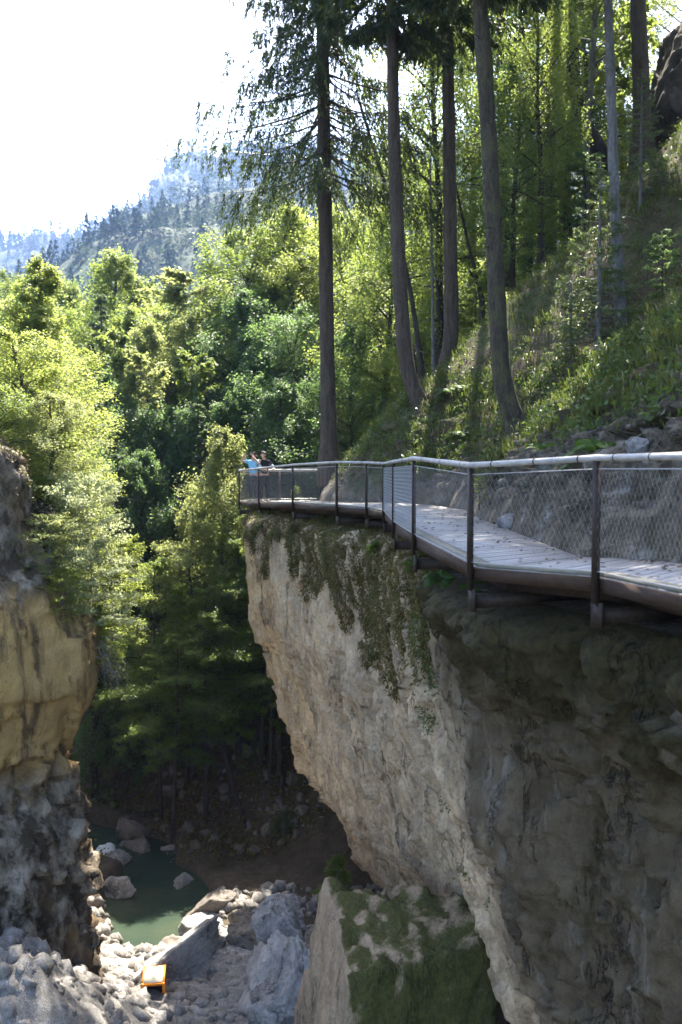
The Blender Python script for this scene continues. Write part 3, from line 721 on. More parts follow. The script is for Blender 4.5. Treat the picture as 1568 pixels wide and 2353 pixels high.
def spruce(seed, H, cb, Rr, dz, per, twigs, cards, clen, hang=.6, e_low=-.25, e_top=.35, tr=.014, form=None, trunk=True, minz=None, wid=.3, azw=None):
    g = np.random.default_rng(seed)
    wood = MB()
    hs = np.linspace(0, H * .985, 12)
    pts = np.stack([0 * hs, 0 * hs, hs], -1); pts[0, 2] = -.6
    if trunk:
        rad = H * tr * (1 - .93 * hs / H) + .01; rad[0] *= 1.35
        wood.tube(pts, rad, 10, True, .03, g)
    hh = []
    z = cb
    while z < H * .985:
        for _ in range(per): hh.append(z + g.normal() * dz * .3)
        z += dz * (1.0 if z < H * .8 else .7)
    h = np.array(hh); nb = len(h); t = np.clip((h - cb) / (H - cb), 0, 1)
    prof = (1 - t) ** .8 * (.72 + .28 * np.minimum(t * 4, 1)) if form is None else form(t)
    Lb = np.maximum(Rr * prof * (.65 + .5 * g.random(nb)), .05)
    phi = np.arange(nb) * 2.39996 + g.normal(size=nb) * .4
    if azw is not None: phi = azw(phi, g)
    el = e_low + (e_top - e_low) * t + g.normal(size=nb) * .1
    def pt(s):
        a = phi[:, None] + 0 * s
        zz = np.sin(el)[:, None] * s - .30 * s * (1 - .75 * s)
        return np.stack([np.cos(a) * np.cos(el)[:, None] * s * Lb[:, None], np.sin(a) * np.cos(el)[:, None] * s * Lb[:, None], h[:, None] + zz * Lb[:, None]], -1)
    ps = pt(np.broadcast_to(np.linspace(0, 1, 6), (nb, 6)))
    for i in range(nb):
        wood.tube(ps[i], np.linspace(.008 + .007 * Lb[i], .003, 6), 4, False)
    s = .12 + .88 * g.random((nb, twigs)) ** .8
    base = pt(s); side = np.where(g.random((nb, twigs)) < .5, -1.0, 1.0)
    ta = phi[:, None] + side * (.5 + .5 * g.random((nb, twigs)))
    hg = hang * (.5 + .9 * g.random((nb, twigs)))
    td = unit(np.stack([np.cos(ta), np.sin(ta), -hg * 1.4], -1))
    tl = np.maximum(Lb[:, None] * (.10 + .26 * (1 - s) ** .6), .05) * (.6 + .8 * g.random((nb, twigs)))
    tl = np.where(hang > .8, np.minimum(tl, 1.0), tl)
    r = g.random((nb, twigs, cards)); n = r.size
    P = base[:, :, None] + td[:, :, None] * (tl[..., None] * r)[..., None]
    P[..., 2] -= (r ** 2 * tl[..., None] * hang * .35)
    P = P.reshape(-1, 3) + g.normal(size=(n, 3)) * clen * .12
    D = np.broadcast_to(td[:, :, None], r.shape + (3,)).reshape(-1, 3)
    D = unit(D + g.normal(size=(n, 3)) * .45 + np.array([0, 0, -hang * .25]))
    N = unit(g.normal(size=(n, 3)) + np.array([0, 0, .8]))
    L = clen * (.7 + .6 * g.random(n)) * np.repeat(np.clip(.25 + Lb / 1.3, .3, 1), twigs * cards)
    V, Q = leaf_quads(P, D, N, L, L * wid)
    return wood, MB().add(V, Q)

PROTO = {}
def proto(key, pair, H, bark):
    PROTO[key] = (pair[0].mesh('trunk', M[bark], True), pair[1].mesh('crown', None), H)
proto('b1', broadleaf(11, 10, 1.4, 3.2, 46, 18, 44, .085, 'round', .0, .9, flat=1.4), 10, 'bark_dark')
proto('b2', broadleaf(12, 10, 1.8, 2.8, 46, 18, 44, .085, 'ovate', .1, 1.0, flat=1.5), 10, 'bark_dark')
proto('b3', broadleaf(13, 10, 1.2, 3.3, 50, 17, 44, .085, 'cone', .0, .85, flat=1.3), 10, 'bark_dark')
proto('birch', broadleaf(14, 10, 3.0, 2.0, 40, 12, 30, .13, 'open', .3, .9, .010), 10, 'bark_grey')
proto('layer', broadleaf(15, 10, 1.8, 3.4, 44, 22, 42, .085, 'ovate', -.02, .6, .012, .7), 10, 'bark_dark')
proto('layer2', broadleaf(19, 10, 3.4, 3.1, 34, 22, 42, .085, 'ovate', -.05, .5, .011, .45), 10, 'bark_dark')
proto('sap', broadleaf(16, 3, .5, 1.0, 20, 8, 16, .10, 'ovate', .1, .8, .010, .2), 3, 'bark_dark')
proto('bush', broadleaf(17, 3, .1, 2.0, 40, 12, 26, .08, 'round', -.15, .9, .009, .35), 3, 'bark_grey')
proto('bush2', broadleaf(18, 3, .2, 1.7, 34, 12, 26, .08, 'cone', -.3, .8, .009, .3), 3, 'bark_grey')
proto('s1', spruce(21, 15, 1.0, 3.5, .62, 5, 18, 12, .24, .35, form=lambda t: (1 - t) * .97 + .03), 15, 'bark')
proto('s2', spruce(22, 15, 2.0, 3.0, .66, 5, 17, 12, .24, .5, -.35, .3, form=lambda t: (1 - t) * .96 + .04), 15, 'bark')
proto('fir', spruce(23, 5, .5, 1.5, .36, 5, 13, 8, .12, .15, .05, .5), 5, 'bark_grey')

TREES = []
def plant(key, name, label, cat, pos, s, mat, group=None, sx=None, rz=None, bark=None, lean=(0, 0)):
    tm, cm, H = PROTO[key]
    r = empty(name, pos, rng.random() * 6.283 if rz is None else rz)
    r.rotation_euler.x, r.rotation_euler.y = lean
    k = sx if sx is not None else s
    if key in ('s1', 's2'): k = s * 1.05
    elif key in ('b1', 'b2', 'b3', 'birch', 'layer', 'layer2'): k = min(k, 1.3 * s)
    r.scale = (k, k, s)
    for nm, me, mt in (('trunk', tm, bark), ('crown', cm, mat)):
        o = bpy.data.objects.new(nm, me); COL.objects.link(o); o.parent = r
        if nm == 'crown' and len(me.materials) == 0: me.materials.append(M[mat])
        if mt:
            o.material_slots[0].link = 'OBJECT'; o.material_slots[0].material = M[mt]
    tag(r, label, cat, group)
    TREES.append(r)
    return r
def gz(x, y): return float(ground_h(np.array([x]), np.array([y]))[0])
def hz_(x, y): return float(hill_h(np.array([x]), np.array([y]))[0])
def top_tree(key, px, py, Y, mat, name, label, cat, sx=None, group=None, zb=None, hill=False, lean=(0, 0)):
    """a tree whose top stands at that measure; its height follows from the ground under it"""
    p = at(px, py, Y); z = zb if zb is not None else (hz_(p.x, Y) if hill else gz(p.x, Y))
    s = max((p.z - z) / PROTO[key][2], .12)
    return plant(key, name, label, cat, (p.x, Y, z - .1), s, mat, group, None if sx is None else sx, lean=lean)

# ---------------------------------------------------------------- foreground trunks on the bank
def curved_trunk(name, label, pts, Y, w0, w1, bark, crown=None, mat='needle', ext=8.0, dy=0.0, crown_rot=0.0):
    W3 = np.array([at(x, y, Y + dy * k / max(len(pts) - 1, 1)) for k, (x, y) in enumerate(pts)])
    k = np.linspace(0, len(W3) - 1, 26)
    P = np.stack([np.interp(k, range(len(W3)), W3[:, c]) for c in range(3)], -1)
    ker = np.array([.25, .5, .25])
    for _ in range(3): P[1:-1] = .25 * P[:-2] + .5 * P[1:-1] + .25 * P[2:]
    d = unit(P[-1] - P[-4]); P = np.vstack([P[0] + [.0, 0, -.9], P, P[-1] + d * ext * .5, P[-1] + d * ext])
    L = np.concatenate([[0], np.cumsum(np.linalg.norm(np.diff(P, axis=0), axis=1))])
    r0, r1 = w0 / 2 / F * Y, w1 / 2 / F * Y
    vis = L[-3]
    rad = r0 + (r1 - r0) * L / vis; rad = np.maximum(rad, r1 * .5)
    rad *= 1 + .55 * np.exp(-np.maximum(L - .9, 0) / .45)
    root = empty(name, P[1])
    tag(root, label, 'tree', None)
    g = np.random.default_rng(int(abs(P[1][0] * 1000)) + 3)
    nn = 60; q = np.linspace(0, L[-1], nn); PP = np.stack([np.interp(q, L, P[:, c]) for c in range(3)], -1); RR = np.interp(q, L, rad)
    m = MB().tube(PP - P[1], RR, 14, True, .035, g)
    for q in range(int(12 + 8 * g.random())):      # broken stubs of dead branches
        i_ = int(nn * (.12 + .6 * g.random())); a_ = g.random() * 6.283; d_ = np.array([math.cos(a_), math.sin(a_), .1 - .5 * g.random()]); b_ = PP[i_] - P[1]
        m.tube(np.array([b_ + d_ * RR[i_] * .7, b_ + d_ * (RR[i_] + .12), b_ + d_ * (RR[i_] + .15 + .75 * g.random() ** 2) + [0, 0, -.06]]), [.022, .014, .005], 5, False)
    if crown is None: m.build('trunk', M[bark], root, True)
    if crown is not None:
        cm = MB(); wd = m; w, c = crown
        z0 = np.interp(np.linspace(0, 1, 40), np.linspace(0, 1, len(P)), P[:, 2])
        for src, dst in ((w, wd), (c, cm)):
            V = np.concatenate(src.V)
            x = np.interp(V[:, 2], P[:, 2] - P[1][2], P[:, 0] - P[1][0]); y = np.interp(V[:, 2], P[:, 2] - P[1][2], P[:, 1] - P[1][1])
            V = V + np.stack([x, y, 0 * x], -1)
            dst.add(V, np.concatenate(src.Q) if src.Q else None, np.concatenate(src.T) if src.T else None)
        wd.build('trunk', M[bark], root, True); cm.build('crown', M[mat], root)
    TREES.append(root)
    return root
shag = lambda t: np.clip(.9 + .25 * np.sin(t * 14) - .75 * t ** 2, .2, 1.2)
shag2 = lambda t: np.clip(.45 + 1.3 * np.minimum(t * 2.2, 1) * (1 - .8 * t) + .12 * np.sin(t * 16), .2, 1.2)
c1 = spruce(31, 30, 10.6, 4.8, .5, 6, 30, 18, .16, 1.2, -.30, .15, form=shag, trunk=False, wid=.26)
curved_trunk('spruce_tree', 'tall straight spruce with drooping shaggy branches, standing behind the far platform', [(757, 1062), (756, 1000), (752, 800), (749, 600), (746, 400), (743, 200), (740, 0)], 37, 37, 27, 'bark', c1, 'needle', 13)
c2 = spruce(32, 28, 12, 3.6, .62, 6, 18, 13, .22, .8, -.3, .2, form=shag2, trunk=False)
curved_trunk('spruce_tree', 'slim spruce with a swept curved foot, second tall trunk right of the platform', [(1000, 975), (985, 955), (966, 925), (942, 880), (929, 800), (922, 700), (912, 500), (905, 300), (900, 0)], 30, 38, 24, 'bark', c2, 'needle', 12)
c3 = spruce(33, 26, 12, 3.6, .62, 6, 18, 13, .22, .7, -.3, .2, form=shag2, trunk=False)
curved_trunk('spruce_tree', 'straight reddish-brown spruce trunk between the two curved-foot trunks', [(1018, 890), (1030, 820), (1038, 760), (1036, 600), (1032, 300), (1028, 0)], 34, 36, 25, 'bark', c3, 'needle', 12)
c4 = spruce(34, 25, 11.2, 4.0, .62, 6, 18, 14, .22, .7, -.2, .2, form=shag2, trunk=False)
curved_trunk('spruce_tree', 'thick mossy trunk with a bent foot, nearest big tree above the rock bank', [(1195, 1000), (1182, 960), (1163, 915), (1150, 850), (1142, 700), (1132, 450), (1117, 200), (1103, 0)], 24, 44, 34, 'bark_moss', c4, 'needle', 12)
curved_trunk('spruce_tree', 'bare brown trunk just behind the thick mossy trunk', [(1162, 620), (1158, 400), (1155, 200), (1150, 0)], 45, 28, 22, 'bark', None, 'needle', 10)
curved_trunk('pine_tree', 'thin pale grey bare trunk growing out of a small fir on the slope', [(1432, 775), (1424, 690), (1415, 520), (1408, 330), (1403, 150), (1397, 0)], 26, 27, 20, 'bark_grey', spruce(38, 22, 10.5, 3.2, .62, 6, 17, 13, .22, .6, -.2, .2, form=shag2, trunk=False), 'needle', 12)
curved_trunk('spruce_tree', 'broad dark trunk high on the slope beside the dark rock overhang', [(1477, 350), (1474, 200), (1466, 0)], 38, 42, 34, 'bark', spruce(36, 22, 9, 2.6, .9, 4, 14, 12, .22, .6, -.3, .2, form=shag, trunk=False), 'needle', 10)
curved_trunk('beech_tree', 'dark trunk that leans right at its foot, high among bright leaves', [(1372, 345), (1352, 300), (1326, 240), (1318, 170), (1316, 80), (1314, 0)], 42, 34, 24, 'bark_dark', None, 'needle', 9)
curved_trunk('spruce_tree', 'slender dark trunk on the upper slope with its foot in undergrowth', [(1258, 560), (1261, 450), (1264, 250), (1268, 0)], 44, 27, 20, 'bark', None, 'needle', 10)
curved_trunk('beech_tree', 'faint thin trunk half hidden in leaves on the upper slope', [(1300, 500), (1300, 400), (1297, 250), (1296, 0)], 49, 20, 15, 'bark_dark', None, 'needle', 9)
curved_trunk('sapling', 'thin dark sapling leaning left across the sky gap', [(972, 870), (948, 690), (920, 560), (900, 480), (868, 370), (842, 285)], 38, 13, 7, 'bark_dark', None, 'needle', 1)
curved_trunk('sapling', 'very thin upright sapling behind the curved-foot spruce', [(998, 890), (995, 760), (994, 640), (992, 540)], 40, 9, 6, 'bark_grey', None, 'needle', 3)
curved_trunk('sapling', 'thin leaning stem left of the thick mossy trunk', [(1108, 690), (1092, 620), (1075, 555), (1062, 495)], 40, 10, 6, 'bark_dark', None, 'needle', 3)
# ================================================================== trees by place
# --- bright broadleaf trees on top of the left wall
LG = 'sunlit trees on the left wall'
for key, px, py, Y, mat, lab, sx in [
    ('b3', 18, 575, 34, 'leaf_yellow', 'tall sunlit yellow-green tree cut by the left edge of the view', 1.15),
    ('b2', 95, 700, 33, 'leaf_yellow', 'yellow-green tree behind the rim of the left wall', 1.0),
    ('b1', 30, 760, 29, 'leaf_yellow', 'glowing yellow-green tree rising over the left rock', .95),
    ('b3', 125, 850, 31, 'leaf_beech', 'sunlit green tree leaning out over the gorge from the left wall', .85),
    ('b1', 95, 900, 27.5, 'leaf_pale', 'light green bushy tree just above the left rock rim', .85),
    ('layer', 120, 985, 29, 'leaf_yellow', 'layered light green tree overhanging the gorge', .6),
    ('b1', -35, 880, 26.5, 'leaf_beech', 'green tree right behind the topmost left rock', .8)]:
    top_tree(key, px, py, Y, mat, 'broadleaf_tree', lab, 'tree', sx, LG, zb=-1.8)
for key, px, py, Y, zb, s, sx, mat, lab in [
    ('bush', 165, 1190, 26.4, -2.7, 1.15, .82, 'leaf_silver', 'silvery pale green bush spilling over the tan rock rim'),
    ('bush', 215, 1260, 26.0, -3.3, .8, .72, 'leaf_silver', 'pale bush hanging furthest out over the gorge'),
    ('bush2', 120, 1165, 27.5, -2.0, .95, .75, 'leaf_yellow', 'yellowish bush behind the silvery one'),
    ('bush2', 232, 1385, 25.5, -4.0, .55, .42, 'leaf_yellow', 'small green bush clinging to the edge of the tan rock'),
    ('bush', 255, 1230, 28.0, -3.6, .85, .62, 'leaf_yellow', 'bush with yellow tips reaching over the dark gorge')]:
    p = at(px, py, Y)
    plant(key, 'bush', lab, 'bush', (p.x, Y, zb), s, mat, 'bushes on the left rim', sx)

# --- trees rising from the gorge below and left of the platform
GG = 'trees rising from the gorge below the platform'
for key, px, py, Y, mat, lab, sx in [
    ('b2', 500, 975, 43, 'leaf_pale', 'pale sunlit pointed tree left of the two people', 1.0),
    ('layer', 425, 1145, 41.5, 'leaf_pale', 'tree with flat sunlit layers of branches in the middle of the gorge', .85),
    ('layer2', 545, 1165, 42, 'leaf_beech', 'mid green layered tree just left of the platform', .9),
    ('layer2', 365, 1265, 40.5, 'leaf_beech', 'shaded layered tree reaching towards the left bushes', .8),
    ('layer2', 600, 1235, 41, 'leaf_beech', 'green layered tree under the platform', .95),
    ('layer2', 470, 1330, 39.8, 'leaf_beech', 'green tree with a bare lower stem low in the gorge', .9),
    ('layer2', 620, 1400, 40.0, 'leaf_beech', 'shaded tree against the pale cliff edge', .8),
    ('layer2', 395, 1440, 38.8, 'leaf_beech', 'small layered green tree low over the pool', .75),
    ('b2', 330, 1200, 46, 'leaf_dark', 'dark tree in shade behind the layered trees', 1.1),
    ('b1', 640, 1090, 50, 'leaf_dark', 'dark round tree behind the people', 1.2),
    ('b2', 600, 1000, 54, 'leaf_beech', 'green tree above the heads of the two people', 1.4),
    ('b3', 690, 1010, 52, 'leaf_dark', 'dark tree left of the straight spruce trunk', 1.2),
    ('fir', 652, 1850, 37.5, 'needle_pale', 'little fir on the dark bank below the cliff', .55)]:
    top_tree(key, px, py, Y, mat, 'fir_tree' if key == 'fir' else 'broadleaf_tree', lab, 'tree', sx, GG)
p = at(770, 2000, 29.5)
plant('bush2', 'bush', 'dark green bush in the hollow at the foot of the pale cliff', 'bush', (p.x, 29.5, p.z - .8), .42, 'leaf_beech', None, .5)

# --- wooded back slope: skyline and below
ROWS = []
sky_row = [('b2', 62, 655, 62, 'leaf_dark', 1.3), ('b1', 118, 640, 66, 'leaf_beech', 1.5), ('b2', 165, 645, 68, 'leaf_beech', 1.4), ('b2', 262, 572, 62, 'leaf_beech', 1.9), ('b3', 330, 612, 66, 'leaf_pale', 2.0),
           ('birch', 425, 612, 58, 'leaf_pale', 1.9), ('s1', 478, 560, 78, 'needle_mid', 1.3), ('b2', 470, 640, 64, 'leaf_beech', 1.6), ('b3', 535, 600, 60, 'leaf_yellow', 1.7), ('b1', 588, 520, 58, 'leaf_beech', 1.9), ('b3', 640, 470, 62, 'leaf_yellow', 2.1),
           ('b2', 700, 510, 66, 'leaf_beech', 2.0), ('s1', 205, 690, 72, 'needle_mid', 1.2), ('b1', 385, 655, 72, 'leaf_beech', 1.6), ('s2', 500, 590, 84, 'needle_mid', 1.3), ('b1', 25, 640, 74, 'leaf_beech', 1.5)]
for r in sky_row: ROWS.append(('skyline', *r))
mid_row = [('s1', 145, 745, 52, 'needle_mid', 1.0), ('s1', 232, 665, 55, 'needle_mid', 1.25), ('birch', 262, 745, 50, 'leaf_beech', 1.3), ('b3', 205, 840, 48, 'leaf_dark', 1.2), ('b2', 300, 700, 54, 'leaf_beech', 1.4), ('b2', 350, 735, 52, 'leaf_pale', 1.1), ('b1', 120, 800, 50, 'leaf_beech', 1.2),
           ('s2', 395, 760, 56, 'needle_mid', 1.2), ('b2', 440, 720, 54, 'leaf_pale', 1.0), ('b1', 500, 700, 56, 'leaf_beech', 1.5), ('b2', 560, 660, 53, 'leaf_dark', 1.6), ('b3', 620, 620, 54, 'leaf_beech', 1.6), ('b1', 660, 720, 50, 'leaf_dark', 1.3), ('birch', 455, 790, 50, 'leaf_beech', 1.2), ('b3', 530, 780, 51, 'leaf_dark', 1.4), ('birch', 330, 790, 49, 'leaf_pale', 1.2), ('b1', 690, 600, 58, 'leaf_yellow', 1.7)]
for r in mid_row: ROWS.append(('middle', *r))
low_row = [('b3', 235, 950, 46, 'leaf_dark', 1.1), ('b1', 300, 930, 47, 'leaf_dark', 1.1), ('b2', 370, 950, 47.5, 'leaf_dark', 1.2), ('s2', 270, 1010, 44, 'needle_mid', .8), ('b1', 420, 930, 48, 'leaf_dark', 1.2), ('b3', 560, 900, 49, 'leaf_dark', 1.2), ('b1', 620, 880, 48, 'leaf_dark', 1.3), ('s2', 455, 900, 47, 'needle_mid', .9), ('b3', 690, 880, 49, 'leaf_dark', 1.1), ('b2', 340, 1030, 45, 'leaf_dark', 1.1), ('b1', 210, 1040, 43, 'leaf_dark', .9)]
for r in low_row: ROWS.append(('lower', *r))
# behind the trunks on the right, sunlit, beyond the bank
right_row = [('b3', 770, 560, 60, 'leaf_yellow', 1.7), ('b1', 820, 470, 58, 'leaf_yellow', 1.8), ('b2', 870, 620, 52, 'leaf_pale', 1.4), ('b3', 930, 470, 57, 'leaf_yellow', 1.7), ('b1', 985, 560, 54, 'leaf_beech', 1.4), ('b3', 1050, 430, 60, 'leaf_yellow', 1.8), ('b1', 1105, 520, 56, 'leaf_yellow', 1.4), ('b2', 800, 740, 47, 'leaf_dark', 1.2), ('b1', 890, 800, 45, 'leaf_beech', 1.0), ('b3', 840, 900, 43, 'leaf_dark', .8), ('b3', 1160, 470, 62, 'leaf_yellow', 1.6), ('b1', 950, 760, 44, 'leaf_beech', .9), ('b2', 1085, 700, 46, 'leaf_beech', .8)]
for r in right_row: ROWS.append(('right', *r))
KIND = {'b1': ('broadleaf_tree', 'round-crowned broadleaf'), 'b2': ('broadleaf_tree', 'tall oval broadleaf'), 'b3': ('broadleaf_tree', 'spreading pointed broadleaf'), 'birch': ('birch_tree', 'open airy birch'), 's1': ('spruce_tree', 'dense spruce'), 's2': ('spruce_tree', 'thin spruce')}
TONE = {'leaf_dark': 'dark green', 'leaf_beech': 'mid green', 'leaf_pale': 'pale green', 'leaf_yellow': 'yellow-green', 'needle_mid': 'bluish green'}
PLACE = {'skyline': 'on the treeline under the mountain', 'middle': 'halfway down the back slope', 'lower': 'in shade low on the back slope', 'right': 'behind the tall trunks'}
ORD = ['first', 'second', 'third', 'fourth', 'fifth', 'sixth', 'seventh', 'eighth', 'ninth', 'tenth']
for pl in PLACE:
    rows = sorted([r for r in ROWS if r[0] == pl], key=lambda r: r[2])
    cnt = {}
    for r in rows: cnt[(r[1], r[5])] = cnt.get((r[1], r[5]), 0) + 1
    seen = {}
    for _, key, px, py, Y, mat, sx in rows:
        kk = (key, mat); seen[kk] = seen.get(kk, 0) + 1
        lab = f"{TONE[mat]} {KIND[key][1]} {PLACE[pl]}"
        if cnt[kk] > 1: lab += f", {ORD[seen[kk] - 1]} from left"
        p = at(px, py, Y); hl = pl == 'right'
        z = max(gz(p.x, Y), hz_(p.x, Y)) if hl and p.x > interp(XI, Y) else gz(p.x, Y)
        top_tree(key, px, py, Y, mat, KIND[key][0], lab, 'tree', sx * (1.0 if key[0] == 'b' else 1.35), 'trees ' + PLACE[pl], zb=z)

# --- canopy trees on the upper right slope
UG = 'canopy trees on the upper right slope'
for key, px, Y, Ht, mat, lab, sx in [
    ('b2', 1010, 43, 21, 'leaf_beech', 'canopy tree between the second and third spruce trunks', 1.3),
    ('b1', 880, 47, 17, 'leaf_beech', 'airy canopy tree behind the second spruce trunk', 1.2),
    ('b2', 1085, 50, 22, 'leaf_beech', 'leafy canopy tree left of the thick mossy trunk', 1.5),
    ('b1', 1215, 47, 20, 'leaf_dark', 'canopy tree with dark and bright leaves right of the thick mossy trunk', 1.6),
    ('b3', 1290, 52, 19, 'leaf_beech', 'green canopy tree between the slender dark trunks', 1.7),
    ('b1', 1370, 47, 15, 'leaf_yellow', 'bright canopy tree behind the thin pale grey trunk', 1.4),
    ('b3', 1440, 50, 15, 'leaf_beech', 'mid green canopy tree right of the thin pale grey trunk', 1.4),
    ('b1', 1545, 46, 14, 'leaf_yellow', 'bright tree above the dark rock overhang', 1.1),
    ('b2', 1180, 40, 12, 'leaf_dark', 'shaded understorey tree behind the thick mossy trunk', .9),
    ('b2', 1240, 38, 13, 'leaf_beech', 'leafy tree on the upper slope without a visible foot', .8),
    ('birch', 1350, 41, 22, 'leaf_beech', 'thin-stemmed tree high between the dark leaning trunk and the grey trunk', 1.6),
    ('birch', 1790, 18, 17, 'leaf_beech', 'tree out of view whose crown shades the near deck', 1.5),  # from here on, unseen trees added to shade the deck and bank
    ('birch', 2000, 13.5, 17, 'leaf_beech', 'tree out of view above the near rock bank', 1.5),
    ('birch', 1640, 24, 20, 'leaf_beech', 'tree just out of view behind the rock bank', 1.6),
    ('birch', 1640, 31, 22, 'leaf_beech', 'thin-stemmed tree just beyond the right edge of the view', 1.8)]:
    p = at(px, 500, Y); z = hz_(p.x, Y)
    plant(key, 'spruce_tree' if key[0] == 's' else 'broadleaf_tree', lab, 'tree', (p.x, Y, z - .3), Ht / PROTO[key][2], mat, UG, sx)
# --- small fir round the foot of the thin grey trunk, shrubs on the bank
for px, py, Y, s, lab, mat, key in [
    (1375, 800, 25.2, .98, 'pale young fir around the foot of the thin grey trunk', 'needle_pale', 'fir'),
    (1310, 860, 25.5, .62, 'smaller young fir left of the thin grey trunk', 'needle_pale', 'fir'),
    (1470, 560, 29.5, .8, 'young fir with a bare lower stem high on the slope', 'needle_pale', 'fir')]:
    p = at(px, py, Y); z = hz_(p.x, Y)
    plant(key, 'fir_tree', lab, 'tree', (p.x, Y, z - .1), s, mat, 'young firs on the bank', s * .95)
for px, Y, s, lab, mat, key in [
    (1128, 20.5, .22, 'tiny bright yellow-green sapling at the rock edge of the deck', 'leaf_yellow', 'sap'),
    (680, 33.6, .2, 'little yellow-flowered shrub beside the platform deck', 'leaf_yellow', 'sap'),
    (780, 38.6, .5, 'small green sapling at the foot of the straight spruce', 'leaf_beech', 'sap'),
    (1090, 36, .9, 'leafy shrub between the straight spruce and the mossy trunk', 'leaf_beech', 'sap'),
    (1240, 36, 1.0, 'shrub up the slope right of the mossy trunk', 'leaf_beech', 'sap'),
    (1340, 38, 1.2, 'shrub in the shade high on the slope', 'leaf_dark', 'sap'),
    (1520, 24, .6, 'low dark shrub at the right edge of the slope', 'leaf_dark', 'sap')]:
    p = at(px, 900, Y); z = hz_(p.x, Y)
    if px == 680: z = -.1
    if px == 1128: p.x = 2.85; z = .35
    plant(key, 'shrub', lab, 'shrub', (p.x, Y, z - .05), s, mat, None, s)

# ================================================================== uncountable cover
def cover(name, label, cat, Pn, Nn, n_per, spread, L0, wid, mat, up=.8, droop=0.0, seed=5, lift=.0):
    g = np.random.default_rng(seed); n = len(Pn) * n_per
    P = np.repeat(Pn, n_per, 0) + g.normal(size=(n, 3)) * spread
    N = np.repeat(Nn, n_per, 0)
    D = unit(N * up + g.normal(size=(n, 3)) * .6 + np.array([0, 0, -droop]))
    NN = unit(np.cross(D, g.normal(size=(n, 3))))
    L = L0 * (.5 + g.random(n))
    V, Q = leaf_quads(P + N * lift, D, NN, L, L * wid)
    o = MB().add(V, Q).build(name, M[mat])
    tag(o, label, cat, kind='stuff'); return o
g = np.random.default_rng(91)
# grass on the bank: curved blades in tufts
def tufts(P, nb, L0, g):
    n = len(P) * nb
    B = np.repeat(P, nb, 0) + g.normal(size=(n, 3)) * np.array([.09, .09, .02])
    a = g.random(n) * 6.283; lean = .35 + .5 * g.random(n); L = L0 * (.45 + .9 * g.random(n))
    hd = np.stack([np.cos(a), np.sin(a), 0 * a], -1); hd[:, 0] -= .35
    p1 = B + hd * (L * lean * .45)[:, None] + np.stack([0 * a, 0 * a, L * .62], -1)
    p2 = B + hd * (L * lean * 1.15)[:, None] + np.stack([0 * a, 0 * a, L * (.85 - .45 * lean)], -1)
    s = np.cross(hd, [0, 0, 1.0]) * .011
    V = np.stack([B - s, B + s, p1 + s * .8, p1 - s * .8, p2], 1)
    i = np.arange(n)[:, None] * 5
    return V.reshape(-1, 3), i + np.array([[0, 1, 2, 3]]), i + np.array([[3, 2, 4]])
HP = HILL_P.reshape(-1, 3)
Ps, Ns = surf_sample(HILL_P, 52000, g)
d = Ps[:, 0] - interp(XI, Ps[:, 1])
dens = fbm(Ps, .45, 3, 501) * .5 + .5
keep = (d > .5) & (d < 22) & (Ps[:, 1] > 12) & (Ps[:, 1] < 46) & (Ps[:, 2] > 1.9 - .09 * (Ps[:, 1] - 14)) & (g.random(len(Ps)) < np.clip(dens * 1.6 - .35, 0.04, 1))
Ps = Ps[keep][:3000]
V, Q, T = tufts(Ps, 11, .30, g)
tag(MB().add(V, Q, T).build('grass', M['grass']), 'long drooping grass tufts on the shaded bank', 'grass', kind='stuff')
Ps, Ns = surf_sample(HILL_P, 60000, g); d = Ps[:, 0] - interp(XI, Ps[:, 1])
k = (d > .6) & (d < 30) & (Ps[:, 1] > 9) & (Ps[:, 1] < 60) & (Ps[:, 2] > 1.7 - .06 * (Ps[:, 1] - 14)) & (fbm(Ps, .8, 3, 511) > -.18)
cover('undergrowth', 'low leafy undergrowth on the bank', 'undergrowth', Ps[k][:14000], Ns[k][:14000], 8, .13, .085, .6, 'litter', .6, .0, 6)
xx = g.random(40000) * 42 - 28; yy = 40 + g.random(40000) * 55; zz = ground_h(xx, yy)
k = fbm(np.stack([xx, yy, zz], -1), .3, 3, 521) + (zz + 10) * .05 > -.05
Pg = np.stack([xx, yy, zz], -1)[k][:9000]
cover('undergrowth', 'dark scrub on the back slope', 'undergrowth', Pg, np.tile([0, 0, 1.0], (len(Pg), 1)), 5, .3, .28, .6, 'litter', .5, 0, 7)
xx = g.random(9000) * 16 - 11; yy = 36.5 + g.random(9000) * 14; zz = ground_h(xx, yy)
k = (zz > -13.7) & (fbm(np.stack([xx, yy, zz], -1), .6, 3, 525) > .05)
Pg = np.stack([xx, yy, zz], -1)[k][:2600]
cover('leaf_litter', 'dead leaves and scattered low plants on the dark bank beyond the pool', 'leaf litter', Pg, np.tile([0, 0, 1.0], (len(Pg), 1)), 5, .25, .13, .6, 'moss', .5, 0, 12)
# hanging moss and small plants on the upper cliff
Ps, Ns = surf_sample(CLIFF_P[260:], 150000, g)
out = Ns * np.sign((Ns * np.array([-1, -.3, 0])).sum(1))[:, None]
mz = fbm(Ps, (1.1, 1.1, .45), 4, 531)
depth = interp([(8, .9), (12, 1.2), (15, 1.5), (19, 2.3), (24, 2.9), (28, 2.4), (31, 1.5), (33.5, .8)], Ps[:, 1])
lvl = 1.15 - (-Ps[:, 2] - .2) / depth                      # how thick the mat is at this height
k = (Ps[:, 2] < -.3) & (Ps[:, 1] > 7) & (Ps[:, 1] < 36) & (mz + lvl * .95 - .10 - .35 * sstep(13.5, 11, Ps[:, 1]) > 0)
Pm, Nm = Ps[k], out[k]
cover('moss', 'brown and green moss hanging down the upper cliff', 'moss', Pm[:26000], Nm[:26000], 10, .05, .07, .34, 'moss', .55, .8, 8)
